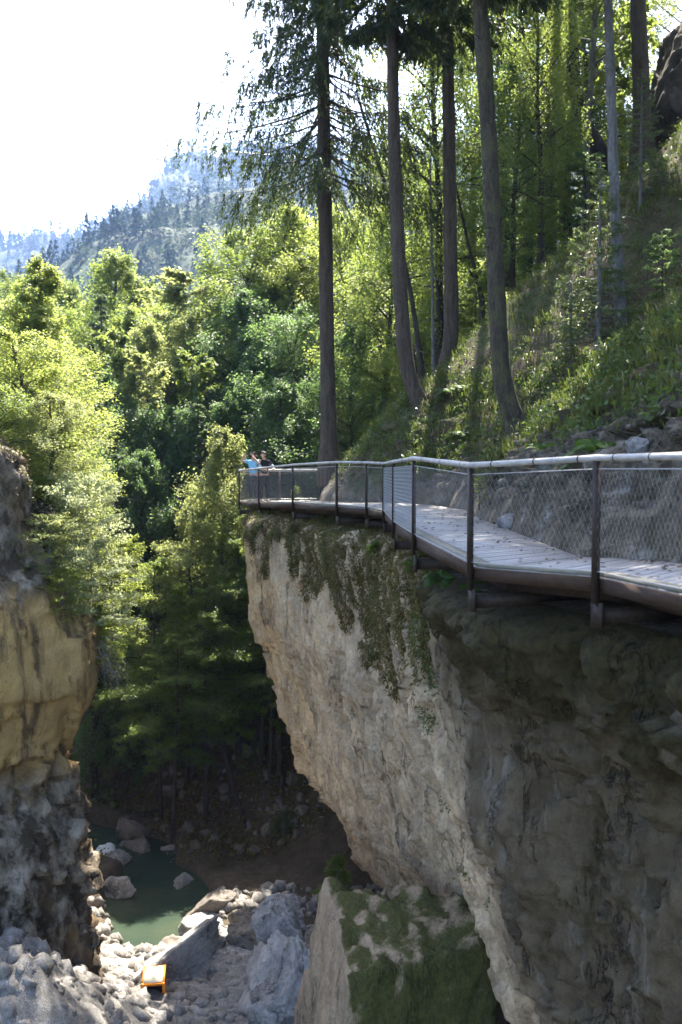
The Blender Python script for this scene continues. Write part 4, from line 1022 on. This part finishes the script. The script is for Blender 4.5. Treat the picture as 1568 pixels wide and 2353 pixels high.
mz2 = fbm(Pm, (1.3, 1.3, .8), 3, 541)
kk = mz2 > .18
cover('ivy', 'fresh green plants growing in the moss of the cliff top', 'plants', Pm[kk][:2600], Nm[kk][:2600], 13, .07, .065, .4, 'grass', .8, .4, 9)
kl = (Ps[:, 1] < 17) & (Ps[:, 2] < -1.2) & (Ps[:, 2] > -6) & (fbm(Ps, .7, 3, 551) > .22)
cover('ivy', 'sparse dark green plants on the wet shaded cliff', 'plants', Ps[kl][:350], out[kl][:350], 9, .07, .05, .5, 'litter', .6, .5, 10)

# moss and weeds on top of the left wall
Pl, Nl = surf_sample(CLIFF_L, 60000, g)
kz = (Pl[:, 2] > -2.4) & (Pl[:, 1] > 20) & (fbm(Pl, 1.3, 3, 561) + .25 * (Pl[:, 2] + .6) > .12)
cover('moss', 'brown moss and weeds on the top of the left wall', 'moss', Pl[kz][:5000], -Nl[kz][:5000] * np.sign(-Nl[kz][:5000, 2:3] + 1e-9) * 1.0, 9, .06, .09, .32, 'moss', .6, .3, 14)
# ferns on the bank and the cliff top
def fern_mesh(seed, nf=11):
    g = np.random.default_rng(seed); m = MB()
    for i in range(nf):
        a = i * 2.4 + g.normal() * .2; L = .55 * (.75 + .4 * g.random()); e = .9 + .3 * g.random()
        s = np.linspace(.12, 1, 15); hd = np.array([math.cos(a), math.sin(a), 0])
        C = hd[None] * (s * L * .95)[:, None]; C[:, 2] = L * (e * s - .95 * s ** 2)
        side = np.array([-hd[1], hd[0], 0]); t = unit(np.gradient(C, axis=0))
        w = .16 * np.sin(np.pi * np.clip(s * .9 + .1, 0, 1)) ** .7 + .01
        for sg in (-1, 1):
            D = unit(side * sg + t * .5 + np.array([0, 0, -.15])); N = unit(np.cross(t, side) + 0 * D)
            V, Q = leaf_quads(C, D, N, w, .045); m.add(V, Q)
    return m
fm = [fern_mesh(61).mesh('fern', M['fern']), fern_mesh(62, 8).mesh('fern', M['fern'])]
def fern(pos, s, lab, tilt=(0, 0)):
    o = bpy.data.objects.new('fern', fm[int(rng.random() * 2)]); COL.objects.link(o)
    o.location = pos; o.scale = (s, s, s); o.rotation_euler = (tilt[0], tilt[1], rng.random() * 6)
    tag(o, lab, 'fern', 'ferns')
for px, py, Y, s, lab in [(1385, 1010, 13.6, 1.15, 'broad green fern above the rock just over the handrail'), (1345, 1030, 13.9, .8, 'smaller fern left of the broad one over the handrail'), (1250, 1010, 18, .8, 'light green fern right of the bent mossy trunk'),
                      (1040, 890, 29, 1.1, 'bright fern at the foot of the reddish straight trunk'), (1060, 930, 27, .9, 'fern below the reddish straight trunk')]:
    p = at(px, py, Y); fern((p.x, Y, hz_(p.x, Y) - .02), s, lab)
for px, py, Y, lab in [(1030, 1330, 14.6, 'green fern hanging on the cliff under the corner post'), (1110, 1370, 12.6, 'green fern under the nearer corner of the deck'), (860, 1260, 22.6, 'fern in the moss below the middle of the walkway'), (960, 1300, 17.5, 'fern under the steel post where the deck bends'), (600, 1210, 31.3, 'fern on the moss below the platform')]:
    i = np.argmin(np.linalg.norm(CLIFF_P.reshape(-1, 3) - np.array(at(px, py, Y)), axis=1)); q = CLIFF_P.reshape(-1, 3)[i]
    fern(q + np.array([-.06, -.05, 0]), .5, lab, (0, -.9))
# bare roots hanging off the left wall
m = MB(); g = np.random.default_rng(71); p0 = np.array(at(222, 1490, 25.4))
for i in range(46):
    a = p0 + g.normal(size=3) * np.array([.12, .2, .16]); e = a + np.array([.25 + .55 * g.random(), .2 * g.normal(), -.35 - .75 * g.random()])
    k = np.linspace(0, 1, 6)[:, None]; pts = a + (e - a) * k + g.normal(size=(6, 3)) * .03; pts[:, 2] += .25 * np.sin(np.pi * k[:, 0]) * g.random()
    m.tube(pts, np.linspace(.009, .003, 6), 4, False)
tag(m.build('hanging_roots', M['dead']), 'tangle of bare grey roots hanging from the edge of the tan rock', 'roots')
# bare dead branches on the young firs
m = MB(); p0 = np.array(at(1418, 720, 25.9))
for i in range(22):
    a = p0 + np.array([0, 0, g.random() * 1.3 - .5]); e = a + np.array([-.5 - .9 * g.random(), -.3 + .5 * g.random(), .1 - .55 * g.random()])
    k = np.linspace(0, 1, 5)[:, None]; m.tube(a + (e - a) * k + g.normal(size=(5, 3)) * .025, np.linspace(.011, .003, 5), 4, False)
tag(m.build('dead_branches', M['dead']), 'dry grey branches at the foot of the thin grey trunk', 'branches')

# ================================================================== far woods
def far_wood(name, label, P, n, hmin, hmax, ncard, csz, mats, seed, conif=.6, region=None):
    g = np.random.default_rng(seed); B, _ = surf_sample(P, n, g)
    H = hmin + (hmax - hmin) * g.random(n) ** 1.5; isC = fbm(B, .02, 3, seed) * 1.2 + g.normal(size=n) * .35 + (conif - .5) > 0
    for which, mt in ((True, mats[0]), (False, mats[1])):
        b = B[isC == which]; h = H[isC == which] * (1.0 if which else .8); k = len(b)
        u = g.random((k, ncard)); a = g.random((k, ncard)) * 6.283
        if which: rad = h[:, None] * .19 * (1 - u) ** .9 * (.6 + .5 * g.random((k, ncard))); z = h[:, None] * (.05 + .95 * u)
        else: rad = h[:, None] * .34 * np.sqrt(np.clip(1 - (1.7 * u - .7) ** 2, .02, 1)) * np.sqrt(g.random((k, ncard))); z = h[:, None] * (.2 + .8 * u)
        C = b[:, None] + np.stack([np.cos(a) * rad, np.sin(a) * rad, z - h[:, None] * .04], -1); C = C.reshape(-1, 3); m_ = len(C)
        D = unit(np.stack([np.cos(a).ravel(), np.sin(a).ravel(), (-.9 if which else .1) + .3 * g.normal(size=m_)], -1))
        N = unit(np.stack([g.normal(size=m_) * .25 + np.cos(a).ravel() * .8, g.normal(size=m_) * .25 + np.sin(a).ravel() * .8, .7 * np.ones(m_)], -1))
        L = csz * (.6 + .8 * g.random(m_)) * np.repeat(h / hmax, ncard)
        V, Q = leaf_quads(C - D * L[:, None] * .4, D, N, L, L * .75)
        o = MB().add(V, Q).build(name, M[mt]); tag(o, label + (' of dark conifers' if which else ' of lighter broadleaf trees'), 'forest', kind='stuff')
far_wood('forest', 'hazy far forest on the mountain', MOUNT, 12000, 12, 26, 22, 5.0, ('far_conifer', 'far_broadleaf'), 601)
far_wood('forest', 'sunlit forest on the hill', HILL2, 5500, 7, 17, 60, 1.9, ('far_conifer', 'far_broadleaf'), 611, .5)

g = np.random.default_rng(46); n = len(LEAF_LITTER); a = g.random(n) * 6.28
V, Q = leaf_quads(LEAF_LITTER, unit(np.stack([np.cos(a), np.sin(a), .15 * g.normal(size=n)], -1)), unit(np.stack([.3 * g.normal(size=n), .3 * g.normal(size=n), np.ones(n)], -1)), .05 + .04 * g.random(n), .035)
tag(MB().add(V, Q).build('leaf_litter', m_plain('dead_leaf', (.11, .065, .03), .8, 0, .5, 3)), 'dry brown leaves scattered over the walkway boards', 'leaf litter', kind='stuff')
# ================================================================== rocks
def ico(sub):
    bm = bmesh.new(); bmesh.ops.create_icosphere(bm, subdivisions=sub, radius=1.0)
    V = np.array([v.co[:] for v in bm.verts]); T = np.array([[v.index for v in f.verts] for f in bm.faces]); bm.free(); return V, T
ICO = {k: ico(k) for k in (3, 4, 5, 6)}   # 3 = coarse
def boulder_mesh(seed, sub=5, cuts=13, rough=.05, lo=.5):
    g = np.random.default_rng(seed); V, T = ICO[sub]
    n = unit(g.normal(size=(cuts, 3))); d = lo + .5 * g.random(cuts)
    dot = V @ n.T; r = np.where(dot > .05, d / np.maximum(dot, .05), 9).min(1); r = np.minimum(r, 1.1)
    P = V * r[:, None]
    k = rough * (facets(P + seed, (2.2, 2.2, 2.2), seed, .9) * 1.3 + facets(P + seed, (6, 6, 6), seed + 3, .9) * .5 + fbm(P + seed, 5, 4, seed + 9, True) * .6)
    P = P * (1 + k[:, None])
    return MB().add(P, None, T)
BM = [boulder_mesh(700 + i).mesh('boulder', M['grey'], False) for i in range(7)]
def boulder(pos, size, rz, lab, cat='boulder', mat=None, mesh=None, tilt=(0, 0), group=None):
    o = bpy.data.objects.new('boulder', mesh or BM[int(rng.random() * len(BM))]); COL.objects.link(o)
    o.location = pos; o.scale = size; o.rotation_euler = (tilt[0], tilt[1], rz)
    if mat: o.material_slots[0].link = 'OBJECT'; o.material_slots[0].material = M[mat]
    tag(o, lab, cat, group); return o
# the great mossy block under the overhang and its neighbours
def block_mesh(planes, sub, rough, seed):
    V, T = ICO[sub]; n = unit(np.array([p[:3] for p in planes], float)); d = np.array([p[3] for p in planes])
    dot = V @ n.T; P = V * np.where(dot > .02, d / np.maximum(dot, .02), 9).min(1)[:, None]
    P = P * (1 + rough * (fbm(P, .8, 4, seed) + .6 * fbm(P, 2.4, 5, seed + 5, True) + .7 * facets(P, (1.3, 1.3, .8), seed, .9) + .3 * facets(P, (4, 4, 3), seed, .9))[:, None])
    return MB().add(P, None, T).mesh('boulder', M['mossyrock'], False)
blk = block_mesh([(-.96, -.25, .16, 1.15), (.28, -.95, .10, 1.35), (.06, -.30, 1, 2.75), (.5, -.3, .8, 3.3), (-.6, -.3, .7, 2.65), (1, .1, .1, 2.6), (0, 1, .1, 1.6), (0, 0, -1, 4), (-.5, -.8, .05, 1.52)], 6, .05, 750)
boulder((.62, 20.6, -11.5), (1, 1, 1), 0, 'huge block leaning under the cliff, pale left face and mossy front', mat='mossyrock', mesh=blk)
boulder((-1.05, 25.2, -12.7), (1.1, 1.6, 1.9), .8, 'large grey rock slab behind the mossy block', mesh=boulder_mesh(751, 6, 16, .10).mesh('boulder', M['grey']), tilt=(0, .5))
boulder((-4.75, 27.6, -13.1), (.55, 2.3, .75), -.62, 'long pale rock slab pointing up towards the pool', mesh=boulder_mesh(752, 5, 10, .05).mesh('boulder', M['grey']), tilt=(.12, 0))
spec = [(420, 2190, 29.6, .9, 'dark-sided rock at the near edge of the pool'), (470, 2130, 31.5, .8, 'flat angular rock jutting into the pool'), (500, 2230, 28.6, 1.0, 'grey rock right of the pool'), (560, 2190, 28.8, .8, 'grey rock between the pool and the large slab'), (470, 2290, 27.3, .7, 'rock right of the orange crate'),
        (545, 2290, 26.8, .85, 'brownish rock in the middle of the rubble'), (600, 2250, 26.6, .7, 'rock beside the foot of the mossy block'), (630, 2330, 24.6, .6, 'rock low beside the mossy block'), (520, 2345, 25.6, .6, 'pale rock at the bottom edge below the crate'), (330, 2345, 25.6, .55, 'pale rock under the orange crate'),
        (270, 1975, 37.0, .55, 'wet rock beside the small cascade'), (262, 2040, 34.6, .75, 'flat grey rock on the left edge of the pool'), (420, 2020, 35.5, .5, 'small rock on the right edge of the pool'), (320, 1950, 38.9, .8, 'dark rounded boulder at the head of the pool'), (310, 1900, 39.6, .7, 'dark boulder above the head of the pool'), (400, 1955, 38.6, .5, 'low rock on the far bank of the pool'),
        (480, 2070, 32.6, .75, 'dark block leaning on the right bank of the pool'), (560, 2100, 31.0, .6, 'rock on the dark bank right of the pool'), (60, 2240, 27.6, .55, 'sunlit white rock at the foot of the left wall'), (20, 2300, 26.2, .6, 'sunlit white rock in the lower left corner'), (120, 2300, 26.4, .6, 'bright rock left of the long pale slab'),
        (190, 2330, 26.2, .5, 'brown-sided rock beside the long pale slab'), (170, 2230, 28.4, .5, 'grey rock between the left wall and the pool'), (250, 2260, 28.2, .45, 'grey rock behind the long pale slab'), (90, 2345, 25.4, .5, 'pale rock on the bottom edge at the left'), (230, 2195, 29.6, .45, 'small dark rock at the corner of the pool'),
        (300, 2215, 29.3, .4, 'little grey rock at the water edge'), (590, 2130, 29.4, .7, 'grey rock before the dark bank'), (650, 2120, 27.6, .7, 'grey rock on top of the large slab')]
for px, py, Y, s, lab in spec:
    p = at(px, py, Y); z = max(gz(p.x, Y), -14.3)
    a = rng.random(3)
    boulder((p.x, Y, min(p.z - .3 * s, z + 1.3)), (s * (.8 + .5 * a[0]), s * (.8 + .5 * a[1]), s * (.6 + .45 * a[2])), rng.random() * 6, lab, mat='brownrock' if 'dark' in lab or 'brown' in lab else None, tilt=(rng.normal() * .3, rng.normal() * .3), group='loose rocks of the gorge floor')
# loose rubble nobody could count
def hull_rock(seed):
    g = np.random.default_rng(seed); bm = bmesh.new()
    for p in unit(g.normal(size=(15, 3))) * (.7 + .35 * g.random((15, 1))): bm.verts.new(p)
    bmesh.ops.convex_hull(bm, input=bm.verts); bmesh.ops.triangulate(bm, faces=bm.faces)
    loose = [v for v in bm.verts if not v.link_faces]; bmesh.ops.delete(bm, geom=loose, context='VERTS')
    bm.verts.index_update(); V = np.array([v.co[:] for v in bm.verts]); T = np.array([[v.index for v in f.verts] for f in bm.faces]); bm.free(); return V, T
HR = [hull_rock(900 + i) for i in range(14)]
m = MB(); g = np.random.default_rng(81)
for i in range(3400):
    y = 18 + 16 * g.random(); x = -9.0 + 10.5 * g.random()
    sz = .05 + .30 * g.random() ** 3.2
    q = ((x + 6.1 + (y - 33) * .22) / 1.7) ** 2 + ((y - 33.2) / 3.7) ** 2
    if q < 1: continue
    V_, T_ = HR[i % 14]; a = g.random() * 6.28; ca, sa = math.cos(a), math.sin(a)
    V_ = V_ * sz * (.7 + .6 * g.random(3)); V_ = np.stack([V_[:, 0] * ca - V_[:, 1] * sa, V_[:, 0] * sa + V_[:, 1] * ca, V_[:, 2]], -1)
    m.add(V_ + np.array([x, y, 0]), None, T_)
Vall = np.concatenate(m.V); cx = []
zc = []
for v in m.V: zc.append((v[:, 0].mean(), v[:, 1].mean()))
zc = np.array(zc); zh = ground_h(zc[:, 0], zc[:, 1])
m.V = [v + np.array([0, 0, h + .04]) for v, h in zip(m.V, zh)]
tag(m.build('rubble', M['rubble']), 'grey and white rubble covering the gorge floor', 'rubble', kind='stuff')
# scree on the dark bank beyond the pool
m = MB(); P_, T0 = None, None; xs_ = g.random(700) * 13 - 9; ys_ = 37.2 + g.random(700) ** 1.4 * 11; zs_ = ground_h(xs_, ys_)
for i in range(700):
    if zs_[i] < -13.9: continue
    V_, T_ = HR[i % 14]; m.add(V_ * (.06 + .34 * g.random() ** 4) * (.7 + .6 * g.random(3)) + np.array([xs_[i], ys_[i], zs_[i]]), None, T_)
tag(m.build('scree', M['brownrock']), 'dark stones strewn over the shaded bank beyond the pool', 'scree', kind='stuff')
# rubble-coloured bed under it
nx = 120
xb, yb = np.meshgrid(np.linspace(-10.5, 3.5, nx), np.linspace(15, 32.5, nx), indexing='ij')
zb = ground_h(xb, yb) + .06 + .12 * fbm(np.stack([xb, yb, 0 * xb], -1), 1.6, 4, 88, True)
q = ((xb + 6.1 + (yb - 33) * .22) / 1.9) ** 2 + ((yb - 33.2) / 4.0) ** 2
zb = np.where(q < 1.3, zb - .2, zb)
zb = np.where((yb > 31) | (xb > 3) | (xb < -10), zb - .3, zb)
tag(MB().add(np.stack([xb, yb, zb], -1).reshape(-1, 3), grid_quads(nx, nx)).build('gravel_bed', M['rubble_ground'], smooth=True), 'pale gravel and rock bed of the gorge', 'ground', kind='structure')
# the dark rock overhang high on the right slope
p = at(1560, 230, 40)
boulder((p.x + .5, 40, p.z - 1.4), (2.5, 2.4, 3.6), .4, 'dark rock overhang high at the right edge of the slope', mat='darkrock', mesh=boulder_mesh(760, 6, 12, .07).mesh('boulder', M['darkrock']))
for px, py, Y, s, lab in [(1515, 985, 13.2, .22, 'pale rounded stone lodged in the bank above the handrail'), (1470, 1030, 12.6, .16, 'small grey stone in the bank above the handrail'), (1165, 1205, 16.2, .22, 'grey stone at the inner edge of the deck')]:
    p = at(px, py, Y); boulder(p, (s * 1.2, s, s), 1.0, lab, group='stones in the bank')
# lumps on the rim of the left wall
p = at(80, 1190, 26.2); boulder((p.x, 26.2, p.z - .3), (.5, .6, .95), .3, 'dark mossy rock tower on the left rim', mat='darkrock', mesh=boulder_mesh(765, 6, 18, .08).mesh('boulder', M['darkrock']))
for px, py, Y, s_, lab, mt in [(120, 1230, 24.9, .45, 'small bush in front of the mossy rock tower', 'leaf_pale'), (150, 1330, 24.7, .36, 'small bush at the top edge of the tan rock', 'leaf_yellow')]:
    p = at(px, py, Y); plant('bush', 'bush', lab, 'bush', (p.x - .1, Y, p.z - .9), s_, mt, 'bushes on the left rim', s_)
# fallen trunks
def log(p0, p1, r, lab, mat='bark_dark'):
    p0, p1 = np.array(p0), np.array(p1); k = np.linspace(0, 1, 9)[:, None]; c = (p0 + p1) / 2
    P = p0 + (p1 - p0) * k + rng.normal(size=(9, 3)) * .04
    o = MB().tube(P - c, np.linspace(r, r * .55, 9), 8, True, .06, rng).build('fallen_trunk', M[mat], None, True); o.location = c
    tag(o, lab, 'log', 'fallen trunks in the gorge')
log(at(285, 1900, 40.5), at(470, 1805, 42), .10, 'thin dark fallen trunk above the head of the pool')
log(at(510, 1700, 40), at(560, 1905, 38.5), .12, 'dark trunk leaning down the bank right of the pool', 'bark_dark')
log(at(265, 1142, 44), at(350, 1152, 45), .07, 'pale fallen pole lying in the shade left of the platform', 'dead')
log(at(640, 1650, 40), at(648, 1830, 39), .14, 'dark leafless stump standing on the bank by the cliff', 'bark_dark')
# white water of the little cascade
t = NT('white_water'); t.bump(t.noise(9, 5, .7), .8, .05); t.done(t.mix(t.noise(6, 5, .7), (.45, .5, .5), (.85, .88, .9)), .3)
m = MB(); g = np.random.default_rng(83); V4, T4 = ICO[3]
c = np.array(at(243, 1968, 38.2)); P = V4 * np.array([.42, .55, .20]); P = P * (1 + .35 * fbm(P, 5, 4, 84)[:, None])
o = m.add(P, None, T4).build('water_foam', t.m, None, True); o.location = (c[0], c[1], -13.92); tag(o, 'small white cascade where the stream enters the pool', 'water', kind='structure')

# ================================================================== orange crate
M['orange'] = m_plain('orange_plastic', (.62, .20, .012), .45, 0, .12)
M['lid'] = m_plain('pale_cream_lid', (.80, .70, .50), .4, 0, .06)
M['black'] = m_plain('black_plastic', (.015, .014, .014), .6, 0, .3)
M['bluebag'] = m_plain('blue_cloth', (.08, .30, .55), .7, 0, .2)
pc = np.array(at(355, 2288, 26.2)); zc_ = pc[2]
cr = empty('equipment_crate', (pc[0], pc[1], zc_ + .12), .12); cr.rotation_euler.x = R(11)
tag(cr, 'orange-framed crate with pale lid lying open among the rocks', 'crate')
w, dp, h = .60, .74, .52
for sx_ in (-1, 1):
    for sy_ in (-1, 1): MB().box((sx_ * (w / 2 - .03), sy_ * (dp / 2 - .03), h / 2), .06, .06, h).build('corner_post', M['orange'], cr)
for z_ in (.03, h - .03):
    for s_ in (-1, 1):
        MB().box((s_ * (w / 2 - .031), 0, z_), .055, dp - .124, .058).build('frame_rail', M['orange'], cr)
        MB().box((0, s_ * (dp / 2 - .031), z_), w - .124, .055, .058).build('frame_rail', M['orange'], cr)
MB().box((0, 0, h + .008), w - .11, dp - .11, .02).build('lid', M['lid'], cr)
bx = MB()
for s_ in (-1, 1): bx.box((s_ * (w / 2 - .03), 0, h / 2), .012, dp - .13, h - .13)
bx.box((0, dp / 2 - .03, h / 2), w - .13, .012, h - .13); bx.box((0, 0, .012), w - .07, dp - .07, .012)
bx.build('panels', M['orange'], cr)
MB().box((.04, .05, .22), .40, .40, .34).build('dark_contents', M['black'], cr)
bag = boulder_mesh(770, 3, 8, .06); V = np.concatenate(bag.V) * np.array([.15, .11, .09]); bm_ = MB().add(V, None, bag.T[0])
o = bm_.build('bag', M['bluebag'], None, True); o.location = (pc[0] - .14, pc[1] - .45, zc_ + .05); tag(o, 'small light blue bag in front of the orange crate', 'bag')

# ================================================================== cable over the valley
a, b = np.array(at(-120, 262, 62)), np.array(at(980, 372, 66)); k = np.linspace(0, 1, 40)[:, None]
P = a + (b - a) * k; P[:, 2] -= 1.0 * (4 * k[:, 0] * (1 - k[:, 0])) * .6
tag(MB().tube(P, .03, 6).build('cable', M['wire']), 'thin cable strung across the sky over the valley', 'cable')

# ================================================================== people
M['skin'] = m_plain('skin', (.52, .31, .22), .55, 0, .08)
M['hair'] = m_plain('dark_hair', (.035, .024, .018), .6, 0, .3)
M['shirt_blue'] = m_plain('light_blue_shirt', (.22, .48, .66), .8, 0, .12, 9)
M['trouser'] = m_plain('dark_grey_trousers', (.035, .037, .045), .85, 0, .2)
M['vest'] = m_plain('black_vest', (.018, .018, .02), .8, 0, .3)
M['sleeve'] = m_plain('grey_sleeve', (.42, .43, .42), .8, 0, .15)
M['cap'] = m_plain('dark_cap', (.05, .03, .035), .8, 0, .2)
M['device'] = m_plain('dark_camera', (.02, .02, .022), .4, 0, .2)
def skin_obj(name, verts, edges, rad, mat, parent, root=0, sub=2):
    me = bpy.data.meshes.new(name); me.from_pydata([tuple(v) for v in verts], edges, []); me.update()
    o = bpy.data.objects.new(name, me); COL.objects.link(o); o.parent = parent
    bm = bmesh.new(); bm.from_mesh(me); lay = bm.verts.layers.skin.verify(); bm.verts.ensure_lookup_table()
    for i, v in enumerate(bm.verts):
        r = rad[i]; v[lay].radius = r if isinstance(r, tuple) else (r, r); v[lay].use_root = (i == root)
    bm.to_mesh(me); bm.free()
    o.modifiers.new('skin', 'SKIN').use_smooth_shade = True
    s = o.modifiers.new('sub', 'SUBSURF'); s.levels = sub; s.render_levels = sub
    me.materials.append(mat); return o
def person(loc, rz, label, J, top_mat, leg_mat, sleeve_mat=None, hair=True, cap=False):
    """J: joints in metres, facing -Y, standing at the origin"""
    root = empty('person', loc, rz); tag(root, label, 'person', 'people on the viewing platform')
    V, E, Rd = [], [], []
    def add(p, r, par=None):
        V.append(np.array(p, float)); Rd.append(r); k = len(V) - 1
        if par is not None: E.append((par, k))
        return k
    pel = add((0, 0, .92), (.145, .105)); sp = add((0, .01, 1.12), (.135, .095), pel); ch = add((0, 0, 1.32), (.165, .105), sp)
    nk0 = add((0, .0, 1.43), (.07, .065), ch); nk1 = add((0, -.01, 1.49), .052, nk0)
    hd = np.array(J['head']); h0 = add(hd + [0, -.005, -.07], (.062, .075), nk1); h1 = add(hd + [0, 0, .0], (.077, .094), h0); h2 = add(hd + [0, .008, .075], (.068, .08), h1)
    nose = add(hd + [0, -.115, -.012], .014, h1)
    for sg, key in ((-1, 'l'), (1, 'r')):
        sh = add((sg * .175, 0, 1.38), .062, ch); el = add(J[key + 'el'], .043, sh); wr = add(J[key + 'wr'], .029, el)
        w_ = np.array(J[key + 'wr']); d = unit(w_ - np.array(J[key + 'el'])); pal = w_ + d * .07; pm = add(pal, (.036, .016), wr)
        side = unit(np.cross(d, [0, 1, .2]))
        for q in range(4):
            off = side * (.030 - .02 * q); ln = (.062, .072, .068, .052)[q]
            f1 = add(pal + off + d * ln * .55, .0085, pm); f2 = add(pal + off + d * ln * .8 + np.array([0, -.02, .0]) - d * .0, .008, f1)
        th = add(w_ + d * .03 + side * .045, .010, wr); add(w_ + d * .065 + side * .06, .009, th)
        hp = add((sg * .095, 0, .86), .085, pel); kn = add((sg * .105, -.01, .48), .058, hp); an = add((sg * .11, .01, .09), .038, kn)
        add((sg * .12, -.15, .035), (.035, .028), an)
    skin_obj('body', V, E, Rd, M['skin'], root)
    # clothes: a little larger than the body, ending at neck, wrist or elbow, and ankle
    def garment(name, mat, verts, edges, rad): return skin_obj(name, verts, edges, rad, mat, root)
    a = [(0, 0, .90), (0, .01, 1.12), (0, 0, 1.32), (0, 0, 1.425)]
    vs = list(a); es = [(0, 1), (1, 2), (2, 3)]; rd = [(.165, .122), (.152, .112), (.182, .122), (.088, .082)]
    for sg, key in ((-1, 'l'), (1, 'r')):
        i = len(vs); vs.append((sg * .18, 0, 1.385)); es.append((2, i)); rd.append(.074)
        e_ = np.array(J[key + 'el']); s_ = np.array((sg * .18, 0, 1.385)); vs.append(tuple(s_ + (e_ - s_) * .62)); es.append((i, i + 1)); rd.append(.062)
    garment('shirt', M[top_mat], vs, es, rd)
    if sleeve_mat:
        for sg, key in ((-1, 'l'), (1, 'r')):
            e_ = np.array(J[key + 'el']); s_ = np.array((sg * .18, 0, 1.385)); w_ = np.array(J[key + 'wr'])
            garment('sleeve', M[sleeve_mat], [s_ + (e_ - s_) * .35, e_, e_ + (w_ - e_) * .9], [(0, 1), (1, 2)], [.064, .056, .042])
    vs = [(0, 0, .95), (0, 0, .88)]; es = [(0, 1)]; rd = [(.158, .118), (.155, .118)]
    for sg in (-1, 1):
        i = len(vs); vs += [(sg * .095, 0, .80), (sg * .105, -.01, .48), (sg * .11, .01, .10)]; es += [(1, i), (i, i + 1), (i + 1, i + 2)]; rd += [.098, .072, .058]
    garment('trousers', M[leg_mat], vs, es, rd)
    for sg in (-1, 1): garment('shoe', M['vest'], [(sg * .11, .05, .045), (sg * .115, -.05, .045), (sg * .12, -.17, .035)], [(0, 1), (1, 2)], [.045, .045, (.042, .032)])
    garment('cap' if cap else 'hair', M['cap' if cap else 'hair'], [hd + [0, .03, .04], hd + [0, .012, .095]] + ([hd + [0, -.10, .075], hd + [0, -.17, .06]] if cap else [hd + [0, .05, -.03]]),
            [(0, 1), (1, 2), (2, 3)] if cap else [(0, 1), (0, 2)], [(.084, .09), (.074, .084)] + ([(.07, .03), (.05, .014)] if cap else [(.075, .06)]))
    for sg in (-1, 1):
        for nm, mt, dx, rr_, zz in (('eye', 'hair', .031, .010, .004),):
            m = MB(); P = ICO[3][0] * rr_; m.add(P, None, ICO[3][1]); e = m.build(nm, M[mt], root, True); e.location = hd + [sg * dx, -.083, .008]
        m = MB().add(ICO[3][0] * np.array([.012, .022, .032]), None, ICO[3][1]); e = m.build('ear', M['skin'], root, True); e.location = hd + [sg * .082, .01, -.005]
    m = MB().add(ICO[3][0] * np.array([.024, .008, .007]), None, ICO[3][1]); e = m.build('mouth', M['device'], root, True); e.location = hd + [0, -.088, -.055]
    return root
def deck_z(y): return float(np.interp(y, O3[:, 1], O3[:, 2]))
p1 = at(581, 1100, 34.1); p2 = at(607, 1100, 34.0)
person((p1.x + .02, 34.15, deck_z(34.1)), -.45, 'person in a light blue shirt holding a camera to the face on the platform',
       {'head': (.03, -.03, 1.60), 'lel': (-.40, -.14, 1.40), 'lwr': (-.20, -.24, 1.58), 'rel': (.36, -.18, 1.30), 'rwr': (.13, -.25, 1.56)}, 'shirt_blue', 'trouser')
person((p2.x, 34.1, deck_z(34.1)), .55, 'person in a black vest, grey sleeves and cap standing at the platform rail',
       {'head': (-.06, -.05, 1.62), 'lel': (-.26, -.22, 1.14), 'lwr': (-.22, -.44, 1.12), 'rel': (.30, -.14, 1.16), 'rwr': (.12, -.42, 1.12)}, 'vest', 'vest', 'sleeve', cap=True)
cp = MB().box((0, 0, 0), .13, .06, .08); V, T = ICO[3]; cp.tube([(0, -.03, 0), (0, -.09, 0)], .032, 12)
o = cp.build('camera_device', M['device']); o.location = (p1.x - .05, 34.15 - .25, deck_z(34.1) + 1.585); o.rotation_euler = (0, 0, -.45)
tag(o, 'small dark camera held to the face by the person in blue', 'camera')
# ================================================================== haze
t = NT('haze_air'); t.n.remove(t.p)
v = t.n.new('ShaderNodeVolumePrincipled'); v.inputs['Color'].default_value = (.40, .58, 1.0, 1)
v.inputs['Density'].default_value = .00015; v.inputs['Anisotropy'].default_value = .2
t.l.new(v.outputs[0], t.out.inputs['Volume'])
hz = MB().box((0, 1240, 240), 4900, 2600, 530).build('haze', t.m)
tag(hz, 'pale blue summer haze filling the valley', 'haze', kind='stuff')
